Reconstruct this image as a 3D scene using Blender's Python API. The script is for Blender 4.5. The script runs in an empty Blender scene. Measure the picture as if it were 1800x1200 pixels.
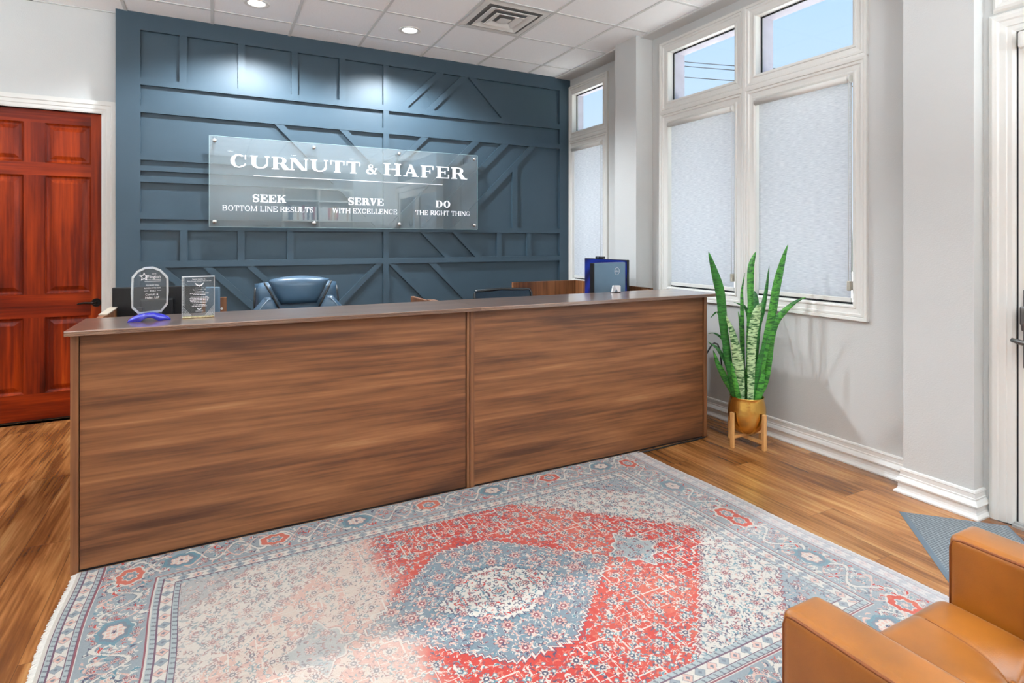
import bpy, bmesh, math, random
import numpy as np
from mathutils import Vector, Matrix, Euler

scene = bpy.context.scene
COL = scene.collection
PI = math.pi

# ------------------------------------------------------------------ camera
cam_d = bpy.data.cameras.new('camera')
cam = bpy.data.objects.new('camera', cam_d)
COL.objects.link(cam)
scene.camera = cam
cam.location = (0, 0, 1.3856)
cam.rotation_euler = (PI / 2, 0, -0.4808)
cam_d.sensor_fit = 'HORIZONTAL'
cam_d.sensor_width = 36.0
cam_d.lens = 36.0 * 1003.4 / 1800.0
cam_d.shift_x = 0.0
cam_d.shift_y = -(600 - 424.07) / 1800.0
cam_d.clip_start = 0.05
cam_d.clip_end = 200

# ------------------------------------------------------------------ view
scene.view_settings.view_transform = 'Standard'
scene.view_settings.look = 'None'
scene.view_settings.gamma = 1.0
scene.view_settings.use_curve_mapping = False
scene.view_settings.exposure = 0.14
scene.cycles.max_bounces = 10
scene.cycles.diffuse_bounces = 6
scene.cycles.glossy_bounces = 4
scene.cycles.transmission_bounces = 8
scene.cycles.transparent_max_bounces = 12
scene.cycles.caustics_reflective = False
scene.cycles.caustics_refractive = False
scene.cycles.sample_clamp_indirect = 6.0


def lin(r, g, b):
    f = lambda c: ((c / 255.0) / 12.92) if c / 255.0 <= 0.04045 else (((c / 255.0) + 0.055) / 1.055) ** 2.4
    return (f(r), f(g), f(b), 1.0)


# ------------------------------------------------------------------ world: clear pale blue sky, grey-green ground
world = bpy.data.worlds.new('sky')
scene.world = world
world.use_nodes = True
wt = world.node_tree
wt.nodes.clear()
wo = wt.nodes.new('ShaderNodeOutputWorld')
bg = wt.nodes.new('ShaderNodeBackground')
tc = wt.nodes.new('ShaderNodeTexCoord')
sx = wt.nodes.new('ShaderNodeSeparateXYZ')
rp = wt.nodes.new('ShaderNodeValToRGB')
wt.links.new(tc.outputs['Generated'], sx.inputs[0])
wt.links.new(sx.outputs['Z'], rp.inputs[0])
cr = rp.color_ramp
cr.elements[0].position = 0.0
cr.elements[0].color = lin(150, 158, 150)
cr.elements[1].position = 1.0
cr.elements[1].color = lin(120, 175, 240)
for p_, c_ in ((0.02, lin(228, 238, 248)), (0.22, lin(203, 228, 250)), (0.5, lin(160, 206, 248))):
    e_ = cr.elements.new(p_)
    e_.color = c_
wt.links.new(rp.outputs[0], bg.inputs[0])
bg.inputs[1].default_value = SKY = 1.08
wt.links.new(bg.outputs[0], wo.inputs[0])

# sun from behind the building: lights the paving and trees outside, never enters the room
sun_d = bpy.data.lights.new('sun', 'SUN')
sun_d.energy = SUN = 42.0
sun_d.angle = 0.01
sun_d.color = (0.97, 0.985, 1.0)
sun_o = bpy.data.objects.new('sun', sun_d)
COL.objects.link(sun_o)
sun_o.rotation_euler = Vector((0.42, 0.10, -0.90)).to_track_quat('-Z', 'Y').to_euler()

LIGHT_W = 40.0      # recessed downlights
FILL_UPLIGHT = 138.0     # added unseen uplighters, bounce fill for the ceiling
ROWK = 0.30
CEIL = 3.2225


# ------------------------------------------------------------------ material helpers
def nmat(name):
    m = bpy.data.materials.new(name)
    m.use_nodes = True
    return m, m.node_tree, m.node_tree.nodes['Principled BSDF']


def pmat(name, col, rough=0.5, metal=0.0, spec=0.5, noise=0.0, nscale=8.0, bump=0.0, bscale=60.0, coat=0.0, emit=None, estr=0.0,
         trans=0.0, ior=1.45, coat_r=0.03, coat_ior=1.5, sheen=0.0):
    m, t, b = nmat(name)
    b.inputs['Base Color'].default_value = col
    b.inputs['Roughness'].default_value = rough
    b.inputs['Metallic'].default_value = metal
    b.inputs['Specular IOR Level'].default_value = spec
    b.inputs['Coat Weight'].default_value = coat
    b.inputs['Coat Roughness'].default_value = coat_r
    b.inputs['Sheen Weight'].default_value = sheen
    b.inputs['Sheen Roughness'].default_value = 0.35
    b.inputs['Coat IOR'].default_value = coat_ior
    b.inputs['Transmission Weight'].default_value = trans
    b.inputs['IOR'].default_value = ior
    if emit:
        b.inputs['Emission Color'].default_value = emit
        b.inputs['Emission Strength'].default_value = estr
    tcn = t.nodes.new('ShaderNodeTexCoord')
    if noise > 0:
        n = t.nodes.new('ShaderNodeTexNoise')
        n.inputs['Scale'].default_value = nscale
        n.inputs['Detail'].default_value = 5
        t.links.new(tcn.outputs['Object'], n.inputs['Vector'])
        r = t.nodes.new('ShaderNodeValToRGB')
        r.color_ramp.elements[0].position = 0.3
        r.color_ramp.elements[1].position = 0.7
        r.color_ramp.elements[0].color = tuple(c * (1 - noise) for c in col[:3]) + (1,)
        r.color_ramp.elements[1].color = tuple(min(1, c * (1 + noise)) for c in col[:3]) + (1,)
        t.links.new(n.outputs['Fac'], r.inputs[0])
        t.links.new(r.outputs[0], b.inputs['Base Color'])
    if bump > 0:
        n2 = t.nodes.new('ShaderNodeTexNoise')
        n2.inputs['Scale'].default_value = bscale
        n2.inputs['Detail'].default_value = 4
        t.links.new(tcn.outputs['Object'], n2.inputs['Vector'])
        bp = t.nodes.new('ShaderNodeBump')
        bp.inputs['Strength'].default_value = bump
        bp.inputs['Distance'].default_value = 0.004
        t.links.new(n2.outputs['Fac'], bp.inputs['Height'])
        t.links.new(bp.outputs[0], b.inputs['Normal'])
    return m


def wood(name, cols, scale, stretch, rough=0.4, warp=0.25, fine=0.35, coat=0.0, bump=0.15, planks=None, spec=0.5, stain=0.0):
    """cols: dark..light list of (pos, colour); stretch: xyz scale (small along the grain)."""
    m, t, b = nmat(name)
    N = t.nodes.new
    L = t.links.new
    tcn = N('ShaderNodeTexCoord')
    vec = tcn.outputs['Object']
    if planks:
        # plank cells: per-plank offset so the grain changes from board to board; planks = (width, length)
        w_, l_ = planks
        sp = N('ShaderNodeSeparateXYZ'); L(vec, sp.inputs[0])

        def mth(op, a, c=None):
            q = N('ShaderNodeMath'); q.operation = op
            for i, v in enumerate((a, c)):
                if v is None: continue
                if isinstance(v, (int, float)): q.inputs[i].default_value = v
                else: L(v, q.inputs[i])
            return q.outputs[0]
        px = mth('DIVIDE', sp.outputs['X'], w_)
        ix = mth('FLOOR', px)
        wn0 = N('ShaderNodeTexWhiteNoise'); wn0.noise_dimensions = '1D'; L(ix, wn0.inputs['W'])
        py = mth('ADD', mth('DIVIDE', sp.outputs['Y'], l_), wn0.outputs['Value'])
        iy = mth('FLOOR', py)
        wn = N('ShaderNodeTexWhiteNoise'); wn.noise_dimensions = '2D'
        cb = N('ShaderNodeCombineXYZ'); L(ix, cb.inputs[0]); L(iy, cb.inputs[1]); L(cb.outputs[0], wn.inputs['Vector'])
        off = N('ShaderNodeVectorMath'); off.operation = 'SCALE'; L(wn.outputs['Color'], off.inputs[0]); off.inputs['Scale'].default_value = 9.0
        ad = N('ShaderNodeVectorMath'); ad.operation = 'ADD'; L(vec, ad.inputs[0]); L(off.outputs[0], ad.inputs[1])
        vec = ad.outputs[0]
        fx = mth('ABSOLUTE', mth('SUBTRACT', mth('FRACT', px), 0.5))
        fy = mth('ABSOLUTE', mth('SUBTRACT', mth('FRACT', py), 0.5))
        sx_ = mth('GREATER_THAN', fx, 0.5 - 0.0012 / w_)
        sy_ = mth('GREATER_THAN', fy, 0.5 - 0.0012 / l_)
        seam = mth('MAXIMUM', sx_, sy_)
    mp = N('ShaderNodeMapping'); mp.inputs['Scale'].default_value = tuple(s * scale for s in stretch)
    L(vec, mp.inputs[0])
    n0 = N('ShaderNodeTexNoise'); n0.inputs['Scale'].default_value = 0.6; n0.inputs['Detail'].default_value = 3
    L(mp.outputs[0], n0.inputs['Vector'])
    wv = N('ShaderNodeVectorMath'); wv.operation = 'SCALE'; wv.inputs['Scale'].default_value = warp * 4
    L(n0.outputs['Color'], wv.inputs[0])
    a2 = N('ShaderNodeVectorMath'); a2.operation = 'ADD'; L(mp.outputs[0], a2.inputs[0]); L(wv.outputs[0], a2.inputs[1])
    n1 = N('ShaderNodeTexNoise'); n1.inputs['Scale'].default_value = 1.0; n1.inputs['Detail'].default_value = 6; n1.inputs['Roughness'].default_value = 0.55
    L(a2.outputs[0], n1.inputs['Vector'])
    m2 = N('ShaderNodeMapping'); m2.inputs['Scale'].default_value = tuple(s * scale * (9 if s > 0.5 else 2.2) for s in stretch)
    L(vec, m2.inputs[0])
    n2 = N('ShaderNodeTexNoise'); n2.inputs['Scale'].default_value = 1.0; n2.inputs['Detail'].default_value = 3
    L(m2.outputs[0], n2.inputs['Vector'])
    mx = N('ShaderNodeMix'); mx.data_type = 'FLOAT'; mx.inputs['Factor'].default_value = fine
    L(n1.outputs['Fac'], mx.inputs[2]); L(n2.outputs['Fac'], mx.inputs[3])
    r = N('ShaderNodeValToRGB'); cr_ = r.color_ramp
    cr_.elements[0].position, cr_.elements[0].color = cols[0]
    cr_.elements[1].position, cr_.elements[1].color = cols[-1]
    for p_, c_ in cols[1:-1]:
        e_ = cr_.elements.new(p_); e_.color = c_
    L(mx.outputs[0], r.inputs[0])
    out = r.outputs[0]
    if planks:
        hv = N('ShaderNodeHueSaturation'); L(out, hv.inputs['Color'])
        v = mth('ADD', mth('MULTIPLY', wn.outputs['Value'], 0.34), 0.83); L(v, hv.inputs['Value'])
        m3 = N('ShaderNodeMix'); m3.data_type = 'RGBA'; L(mth('MULTIPLY', seam, 0.55), m3.inputs[0]); L(hv.outputs[0], m3.inputs[6]); m3.inputs[7].default_value = (0.03, 0.015, 0.008, 1)
        out = m3.outputs[2]
    L(out, b.inputs['Base Color'])
    b.inputs['Roughness'].default_value = rough
    b.inputs['Coat Weight'].default_value = coat
    b.inputs['Coat Roughness'].default_value = 0.15
    b.inputs['Specular IOR Level'].default_value = spec
    if bump:
        bp = N('ShaderNodeBump'); bp.inputs['Strength'].default_value = bump; bp.inputs['Distance'].default_value = 0.002
        L(n2.outputs['Fac'], bp.inputs['Height']); L(bp.outputs[0], b.inputs['Normal'])
    return m


def thin_glass(name, tint=(1, 1, 1, 1), ior=1.5, rough=0.0, boost=1.0, haze=0.0, hcol=(0.8, 0.85, 0.88, 1)):
    """thin sheet: straight-through transparency with a fresnel reflection on top."""
    m = bpy.data.materials.new(name); m.use_nodes = True
    t = m.node_tree; t.nodes.clear(); N = t.nodes.new; L = t.links.new
    o = N('ShaderNodeOutputMaterial'); tr = N('ShaderNodeBsdfTransparent'); tr.inputs[0].default_value = tint
    gl = N('ShaderNodeBsdfGlossy'); gl.inputs['Roughness'].default_value = rough
    lw = N('ShaderNodeLayerWeight'); lw.inputs['Blend'].default_value = 0.5
    pw = N('ShaderNodeMath'); pw.operation = 'POWER'; pw.inputs[1].default_value = 5.0; L(lw.outputs['Facing'], pw.inputs[0])
    f0 = ((ior - 1) / (ior + 1)) ** 2
    ma = N('ShaderNodeMath'); ma.operation = 'MULTIPLY_ADD'; ma.inputs[1].default_value = 1 - f0; ma.inputs[2].default_value = f0; L(pw.outputs[0], ma.inputs[0])
    mu = N('ShaderNodeMath'); mu.operation = 'MULTIPLY'; mu.use_clamp = True; mu.inputs[1].default_value = boost; L(ma.outputs[0], mu.inputs[0])
    mx = N('ShaderNodeMixShader'); L(mu.outputs[0], mx.inputs[0]); L(tr.outputs[0], mx.inputs[1]); L(gl.outputs[0], mx.inputs[2])
    last = mx.outputs[0]
    if haze:
        df = N('ShaderNodeBsdfDiffuse'); df.inputs[0].default_value = hcol
        m2 = N('ShaderNodeMixShader'); m2.inputs[0].default_value = haze; L(last, m2.inputs[1]); L(df.outputs[0], m2.inputs[2]); last = m2.outputs[0]
    L(last, o.inputs[0])
    return m


M = {}
M['wall'] = pmat('painted_wall', lin(203, 203, 201), 0.85, noise=0.012, nscale=3, bump=0.25, bscale=140)
M['trim'] = pmat('white_trim_paint', lin(226, 224, 219), 0.42, noise=0.01, nscale=5)
M['base'] = pmat('baseboard_paint', lin(232, 231, 228), 0.38, noise=0.01, nscale=5)
M['blue'] = pmat('navy_panel_paint', lin(53, 71, 83), 0.46, noise=0.03, nscale=4, bump=0.08, bscale=220)
M['black'] = pmat('black_plastic', lin(22, 22, 24), 0.35, noise=0.05)
M['rubber'] = pmat('black_gasket', lin(18, 22, 28), 0.6, noise=0.05)
M['chrome'] = pmat('brushed_steel', lin(215, 215, 212), 0.22, metal=1.0, noise=0.03)
M['pewter'] = pmat('satin_nickel', lin(120, 120, 120), 0.32, metal=0.9, noise=0.05)
M['bronze'] = pmat('dark_bronze', lin(38, 34, 32), 0.35, metal=0.6, noise=0.08)
M['letter'] = pmat('white_vinyl', lin(246, 247, 250), 0.5, noise=0.005)
M['glass'] = thin_glass('window_glass', (0.97, 0.985, 1, 1), 1.45)
M['acrylic'] = thin_glass('sign_acrylic', (0.93, 0.97, 0.97, 1), 1.5, boost=2.0, haze=0.03)
M['acr_edge'] = pmat('acrylic_edge', lin(175, 205, 205), 0.2, noise=0.02)
M['crystal'] = thin_glass('crystal_body', (0.86, 0.9, 0.92, 1), 1.5, boost=1.3, haze=0.03)
M['crystal_edge'] = pmat('crystal_bevel', lin(236, 241, 243), 0.06, noise=0.1, nscale=60, trans=0.45, ior=1.5)
M['cobalt'] = pmat('cobalt_glass', lin(10, 20, 215), 0.04, noise=0.2, nscale=30, trans=0.35, ior=1.5, coat=1.0)
M['gold'] = pmat('hammered_brass', lin(226, 178, 92), 0.26, metal=1.0, noise=0.12, nscale=14, bump=0.5, bscale=26)
M['soil'] = pmat('potting_soil', lin(52, 38, 28), 0.95, noise=0.4, nscale=60, bump=0.8, bscale=80)
M['oak'] = wood('light_oak', [(0.3, lin(190, 130, 70)), (0.7, lin(228, 176, 112))], 20, (1, 1, 0.1), rough=0.5)
DESKC = [(0.28, lin(58, 34, 22)), (0.40, lin(88, 53, 33)), (0.50, lin(120, 76, 46)), (0.60, lin(140, 92, 58)), (0.74, lin(170, 122, 82))]
M['desk'] = wood('walnut_laminate_front', DESKC, 6.5, (0.13, 1, 1), rough=0.4, warp=0.35, fine=0.40, bump=0.05, spec=0.45)
M['desk_v'] = wood('walnut_laminate_end', DESKC, 6.5, (1, 1, 0.13), rough=0.4, warp=0.3, fine=0.4, bump=0.05)
M['desk_top'] = wood('walnut_laminate_top', [(0.30, lin(92, 66, 52)), (0.5, lin(124, 92, 73)), (0.7, lin(150, 117, 94))], 7, (0.12, 1, 1), rough=0.3, warp=0.2, fine=0.45, bump=0.03, spec=0.8, coat=1.0)
M['floor'] = wood('plank_floor', [(0.30, lin(76, 44, 20)), (0.43, lin(120, 72, 34)), (0.54, lin(160, 106, 58)), (0.74, lin(204, 154, 98))],
                  7.0, (1, 0.16, 1), rough=0.27, warp=0.45, fine=0.36, planks=(0.19, 1.22), bump=0.25, spec=0.6)
M['cherry'] = wood('cherry_stained_door', [(0.28, lin(52, 10, 3)), (0.45, lin(106, 26, 2)), (0.6, lin(156, 52, 4)), (0.75, lin(200, 88, 18))],
                   6.5, (1, 1, 0.12), rough=0.38, warp=0.35, fine=0.3, bump=0.08, spec=0.2)
M['cherry_h'] = wood('cherry_stained_rail', [(0.28, lin(60, 12, 3)), (0.45, lin(112, 28, 2)), (0.6, lin(156, 52, 5)), (0.75, lin(192, 84, 18))],
                     6.5, (0.12, 1, 1), rough=0.38, warp=0.35, fine=0.3, bump=0.08, spec=0.2)
M['leather'] = pmat('tan_leather', lin(146, 84, 8), 0.45, noise=0.20, nscale=8, bump=0.12, bscale=320, spec=0.4, coat=1.0, coat_r=0.35, coat_ior=1.35, sheen=0.22)
M['piping'] = pmat('leather_piping', lin(122, 64, 24), 0.4, noise=0.08, nscale=9)
M['navy_leather'] = pmat('navy_leather', lin(66, 92, 114), 0.36, noise=0.06, nscale=9, bump=0.15, bscale=240, spec=0.6)
M['stitch'] = pmat('pale_stitching', lin(150, 165, 178), 0.6, noise=0.05)
M['mat'] = None
M['tile'] = None
M['ext'] = pmat('grey_exterior_jamb', lin(205, 200, 212), 0.8, noise=0.08, nscale=9)
M['lamp'] = pmat('lamp_lens', (1, 1, 1, 1), 0.5, noise=0.0, emit=(1, 0.98, 0.94, 1), estr=3.0)
M['screen'] = None
M['grey_shell'] = pmat('blue_grey_shell', lin(112, 138, 158), 0.28, metal=0.35, noise=0.04)
M['mesh_fab'] = pmat('dark_mesh_fabric', lin(34, 52, 68), 0.7, noise=0.15, nscale=120)
M['paper'] = pmat('paper_white', lin(235, 236, 238), 0.6, noise=0.01)
M['green_leaf'] = pmat('tree_foliage', lin(92, 140, 70), 0.7, noise=0.35, nscale=4)
M['bark'] = pmat('tree_bark', lin(90, 74, 60), 0.9, noise=0.2)
M['concrete'] = pmat('outside_paving', lin(168, 166, 160), 0.9, noise=0.08, nscale=3)


def make_tile():
    m, t, b = nmat('acoustic_tile')
    N = t.nodes.new; L = t.links.new
    tcn = N('ShaderNodeTexCoord')
    v = N('ShaderNodeTexVoronoi'); v.inputs['Scale'].default_value = 95
    n = N('ShaderNodeTexNoise'); n.inputs['Scale'].default_value = 70; n.inputs['Detail'].default_value = 4
    L(tcn.outputs['Object'], v.inputs['Vector']); L(tcn.outputs['Object'], n.inputs['Vector'])
    r = N('ShaderNodeValToRGB')
    r.color_ramp.elements[0].position = 0.0; r.color_ramp.elements[0].color = lin(200, 200, 200)
    r.color_ramp.elements[1].position = 0.14; r.color_ramp.elements[1].color = lin(246, 246, 246)
    L(v.outputs['Distance'], r.inputs[0]); L(r.outputs[0], b.inputs['Base Color'])
    b.inputs['Roughness'].default_value = 0.95
    bp = N('ShaderNodeBump'); bp.inputs['Strength'].default_value = 0.5; bp.inputs['Distance'].default_value = 0.003
    L(n.outputs['Fac'], bp.inputs['Height']); L(bp.outputs[0], b.inputs['Normal'])
    return m


M['tile'] = make_tile()


def make_blind():
    m = bpy.data.materials.new('blind_weave'); m.use_nodes = True
    t = m.node_tree; t.nodes.clear(); N = t.nodes.new; L = t.links.new
    o = N('ShaderNodeOutputMaterial'); d = N('ShaderNodeBsdfDiffuse'); tr = N('ShaderNodeBsdfTranslucent')
    tcn = N('ShaderNodeTexCoord'); mp = N('ShaderNodeMapping'); mp.inputs['Scale'].default_value = (1, 14, 150)
    L(tcn.outputs['Object'], mp.inputs[0])
    n = N('ShaderNodeTexNoise'); n.inputs['Scale'].default_value = 1.6; n.inputs['Detail'].default_value = 4
    L(mp.outputs[0], n.inputs['Vector'])
    r = N('ShaderNodeValToRGB'); r.color_ramp.elements[0].position = 0.3; r.color_ramp.elements[1].position = 0.7
    r.color_ramp.elements[0].color = lin(214, 216, 220); r.color_ramp.elements[1].color = lin(240, 241, 243)
    L(n.outputs['Fac'], r.inputs[0]); L(r.outputs[0], d.inputs[0]); L(r.outputs[0], tr.inputs[0])
    bp = N('ShaderNodeBump'); bp.inputs['Strength'].default_value = 0.35; bp.inputs['Distance'].default_value = 0.003
    L(n.outputs['Fac'], bp.inputs['Height']); L(bp.outputs[0], d.inputs['Normal'])
    mx = N('ShaderNodeMixShader'); mx.inputs[0].default_value = 0.58
    L(d.outputs[0], mx.inputs[1]); L(tr.outputs[0], mx.inputs[2]); L(mx.outputs[0], o.inputs[0])
    return m


M['blind'] = make_blind()


def make_mat():
    m, t, b = nmat('ribbed_grey_mat')
    N = t.nodes.new; L = t.links.new
    tcn = N('ShaderNodeTexCoord')
    br = N('ShaderNodeTexBrick'); br.inputs['Scale'].default_value = 22; br.offset = 0.5
    br.inputs['Color1'].default_value = lin(136, 142, 145); br.inputs['Color2'].default_value = lin(124, 130, 134)
    br.inputs['Mortar'].default_value = lin(80, 86, 90); br.inputs['Mortar Size'].default_value = 0.035
    L(tcn.outputs['Object'], br.inputs['Vector']); L(br.outputs['Color'], b.inputs['Base Color'])
    b.inputs['Roughness'].default_value = 0.75
    bp = N('ShaderNodeBump'); bp.inputs['Strength'].default_value = 0.6; bp.inputs['Distance'].default_value = 0.004; bp.invert = True
    L(br.outputs['Fac'], bp.inputs['Height']); L(bp.outputs[0], b.inputs['Normal'])
    return m


M['mat'] = make_mat()


def make_screen():
    m, t, b = nmat('blue_screen')
    N = t.nodes.new; L = t.links.new
    tcn = N('ShaderNodeTexCoord'); w = N('ShaderNodeTexWave'); w.wave_type = 'RINGS'
    w.inputs['Scale'].default_value = 2.2; w.inputs['Distortion'].default_value = 3.5; w.inputs['Detail'].default_value = 1
    L(tcn.outputs['Object'], w.inputs['Vector'])
    r = N('ShaderNodeValToRGB'); r.color_ramp.elements[0].color = lin(4, 12, 70); r.color_ramp.elements[1].color = lin(14, 44, 150)
    L(w.outputs['Fac'], r.inputs[0])
    b.inputs['Base Color'].default_value = (0.01, 0.01, 0.02, 1); b.inputs['Roughness'].default_value = 0.15
    L(r.outputs[0], b.inputs['Emission Color']); b.inputs['Emission Strength'].default_value = 0.7
    return m


M['screen'] = make_screen()


def make_leafmat(name, k):
    """banded sansevieria leaf, k = how pale the bands are. UV-less: bands from object Z with noise."""
    m, t, b = nmat(name)
    N = t.nodes.new; L = t.links.new
    tcn = N('ShaderNodeTexCoord'); mp = N('ShaderNodeMapping'); mp.inputs['Scale'].default_value = (22, 22, 75)
    L(tcn.outputs['Object'], mp.inputs[0])
    n = N('ShaderNodeTexNoise'); n.inputs['Scale'].default_value = 1.0; n.inputs['Detail'].default_value = 4; n.inputs['Distortion'].default_value = 0.8
    L(mp.outputs[0], n.inputs['Vector'])
    r = N('ShaderNodeValToRGB')
    r.color_ramp.elements[0].position = 0.40; r.color_ramp.elements[0].color = lin(26, 86, 34)
    light = (lin(78, 152, 56), lin(184, 212, 160))[1 if k > 0.5 else 0]
    if k < 0.15: light = lin(52, 124, 48)
    r.color_ramp.elements[1].position = 0.56; r.color_ramp.elements[1].color = light
    L(n.outputs['Fac'], r.inputs[0]); L(r.outputs[0], b.inputs['Base Color'])
    b.inputs['Roughness'].default_value = 0.38
    return m


M['leaf0'] = make_leafmat('dark_leaf', 0.0)
M['leaf1'] = make_leafmat('mid_leaf', 0.3)
M['leaf2'] = make_leafmat('pale_banded_leaf', 1.0)


# ------------------------------------------------------------------ mesh helpers
class MB:
    """collects geometry in world coordinates"""
    def __init__(s):
        s.v = []; s.f = []; s.smooth = []

    def add(s, vs, fs, smooth=False):
        o = len(s.v)
        s.v += [tuple(p) for p in vs]
        s.f += [tuple(i + o for i in f) for f in fs]
        s.smooth += [smooth] * len(fs)
        return s

    def box(s, x0, x1, y0, y1, z0, z1, bev=0.0, seg=2, rot=None, smooth=None):
        if bev <= 0:
            vs = [(x, y, z) for x in (x0, x1) for y in (y0, y1) for z in (z0, z1)]
            fs = [(0, 1, 3, 2), (4, 6, 7, 5), (0, 4, 5, 1), (2, 3, 7, 6), (0, 2, 6, 4), (1, 5, 7, 3)]
            sm = False
        else:
            bm = bmesh.new(); bmesh.ops.create_cube(bm, size=1.0)
            for v in bm.verts:
                v.co = Vector(((x0 + x1) / 2 + v.co.x * (x1 - x0), (y0 + y1) / 2 + v.co.y * (y1 - y0), (z0 + z1) / 2 + v.co.z * (z1 - z0)))
            bmesh.ops.bevel(bm, geom=bm.edges[:] + bm.verts[:], offset=bev, segments=seg, profile=0.6, affect='EDGES')
            bm.verts.ensure_lookup_table()
            vs = [v.co.copy() for v in bm.verts]; fs = [[v.index for v in f.verts] for f in bm.faces]
            bm.free(); sm = seg > 2
        if smooth is not None: sm = smooth
        if rot is not None:
            vs = [rot @ Vector(p) for p in vs]
        return s.add(vs, fs, sm)

    def cyl(s, p0, p1, r0, r1=None, n=20, caps=True, smooth=True):
        r1 = r0 if r1 is None else r1
        p0 = Vector(p0); p1 = Vector(p1); d = (p1 - p0).normalized()
        a = d.orthogonal().normalized(); b = d.cross(a)
        vs = []
        for p, r in ((p0, r0), (p1, r1)):
            for i in range(n):
                t = 2 * PI * i / n
                vs.append(p + a * math.cos(t) * r + b * math.sin(t) * r)
        s.add(vs, [(i, (i + 1) % n, n + (i + 1) % n, n + i) for i in range(n)], smooth)
        if caps:
            s.add([v for v in vs[:n]], [tuple(range(n))[::-1]], False)
            s.add([v for v in vs[n:]], [tuple(range(n))], False)
        return s

    def tube(s, pts, r, n=8, smooth=True):
        pts = [Vector(p) for p in pts]; rr = r if isinstance(r, (list, tuple)) else [r] * len(pts)
        rings = []; up = None
        for i, p in enumerate(pts):
            d = (pts[min(i + 1, len(pts) - 1)] - pts[max(i - 1, 0)]).normalized()
            if up is None: up = d.orthogonal().normalized()
            a = (up - d * up.dot(d)).normalized(); up = a; b = d.cross(a)
            rings.append([p + a * math.cos(2 * PI * k / n) * rr[i] + b * math.sin(2 * PI * k / n) * rr[i] for k in range(n)])
        vs = [v for ring in rings for v in ring]
        fs = [(i * n + k, i * n + (k + 1) % n, (i + 1) * n + (k + 1) % n, (i + 1) * n + k) for i in range(len(pts) - 1) for k in range(n)]
        s.add(vs, fs, smooth)
        s.add(rings[0], [tuple(range(n))[::-1]]); s.add(rings[-1], [tuple(range(n))])
        return s

    def lathe(s, c, prof, n=40, smooth=True):
        vs = []; fs = []
        for r, z in prof:
            for i in range(n):
                t = 2 * PI * i / n
                vs.append((c[0] + r * math.cos(t), c[1] + r * math.sin(t), c[2] + z))
        for j in range(len(prof) - 1):
            for i in range(n):
                fs.append((j * n + i, j * n + (i + 1) % n, (j + 1) * n + (i + 1) % n, (j + 1) * n + i))
        return s.add(vs, fs, smooth)

    def prism(s, poly, fn, d0, d1):
        """poly 2D points; fn(u,v,d) -> xyz"""
        n = len(poly)
        vs = [fn(u, v, d0) for u, v in poly] + [fn(u, v, d1) for u, v in poly]
        fs = [tuple(range(n)), tuple(range(2 * n - 1, n - 1, -1))] + [(i, n + i, n + (i + 1) % n, (i + 1) % n) for i in range(n)]
        return s.add(vs, fs)

    def ring(s, prof, rect, fn, side=(1, 1, 1, 1)):
        """mitred picture-frame moulding. prof: (outward distance, height); rect u0,u1,v0,v1; fn(u,v,h); side scales left,right,bottom,top"""
        u0, u1, v0, v1 = rect
        vs = []
        for d, h in prof:
            vs += [fn(u0 - d * side[0], v0 - d * side[2], h), fn(u1 + d * side[1], v0 - d * side[2], h),
                   fn(u1 + d * side[1], v1 + d * side[3], h), fn(u0 - d * side[0], v1 + d * side[3], h)]
        fs = []
        for j in range(len(prof) - 1):
            for k in range(4):
                fs.append((j * 4 + k, j * 4 + (k + 1) % 4, (j + 1) * 4 + (k + 1) % 4, (j + 1) * 4 + k))
        return s.add(vs, fs)

    def sweep(s, prof, path, sgn=1):
        """prof (offset, z) swept along an open 2D path; offset to the left of the travel direction * sgn, mitred"""
        P = [Vector(p) for p in path]; nrm = []
        for i in range(len(P) - 1):
            d = (P[i + 1] - P[i]).normalized(); nrm.append(Vector((-d.y, d.x)) * sgn)
        vs = []
        m = len(prof)
        for i, p in enumerate(P):
            if i == 0: o = nrm[0]
            elif i == len(P) - 1: o = nrm[-1]
            else:
                o = (nrm[i - 1] + nrm[i]); o = o / (o.dot(nrm[i]))
            for d, z in prof:
                vs.append((p.x + o.x * d, p.y + o.y * d, z))
        fs = [(i * m + j, i * m + j + 1, (i + 1) * m + j + 1, (i + 1) * m + j) for i in range(len(P) - 1) for j in range(m - 1)]
        fs += [tuple(range(m)), tuple(range((len(P) - 1) * m, len(P) * m))[::-1]]
        return s.add(vs, fs)


def link(name, mb, m, parent=None, label=None, loc=None, recalc=True):
    me = bpy.data.meshes.new(name)
    o = bpy.data.objects.new(name, me)
    base = Vector((0, 0, 0))
    if parent is not None:
        q = parent
        while q is not None:
            base += q.location; q = q.parent
        o.parent = parent
    if loc is not None:
        o.location = Vector(loc) - base
        base = Vector(loc)
    me.from_pydata([tuple(Vector(v) - base) for v in mb.v], [], mb.f)
    me.polygons.foreach_set('use_smooth', mb.smooth)
    if recalc:
        bm = bmesh.new(); bm.from_mesh(me)
        bmesh.ops.remove_doubles(bm, verts=bm.verts[:], dist=0.00002)
        bmesh.ops.recalc_face_normals(bm, faces=bm.faces[:])
        bm.to_mesh(me); bm.free()
    me.materials.append(m)
    COL.objects.link(o)
    if label: o['label'] = label
    return o


def struct(name, mb, m, parent=None, **k):
    o = link(name, mb, m, parent, **k)
    if parent is None: o['kind'] = 'structure'
    return o


def empty(name, loc):
    o = bpy.data.objects.new(name, None)
    o.empty_display_size = 0.1
    o.location = loc
    COL.objects.link(o)
    return o


def tag(o, label, cat, group=None, kind=None):
    o['label'] = label; o['category'] = cat
    if group: o['group'] = group
    if kind: o['kind'] = kind
    return o


def thing(name, loc, label, cat, group=None):
    return tag(empty(name, loc), label, cat, group)


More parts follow.
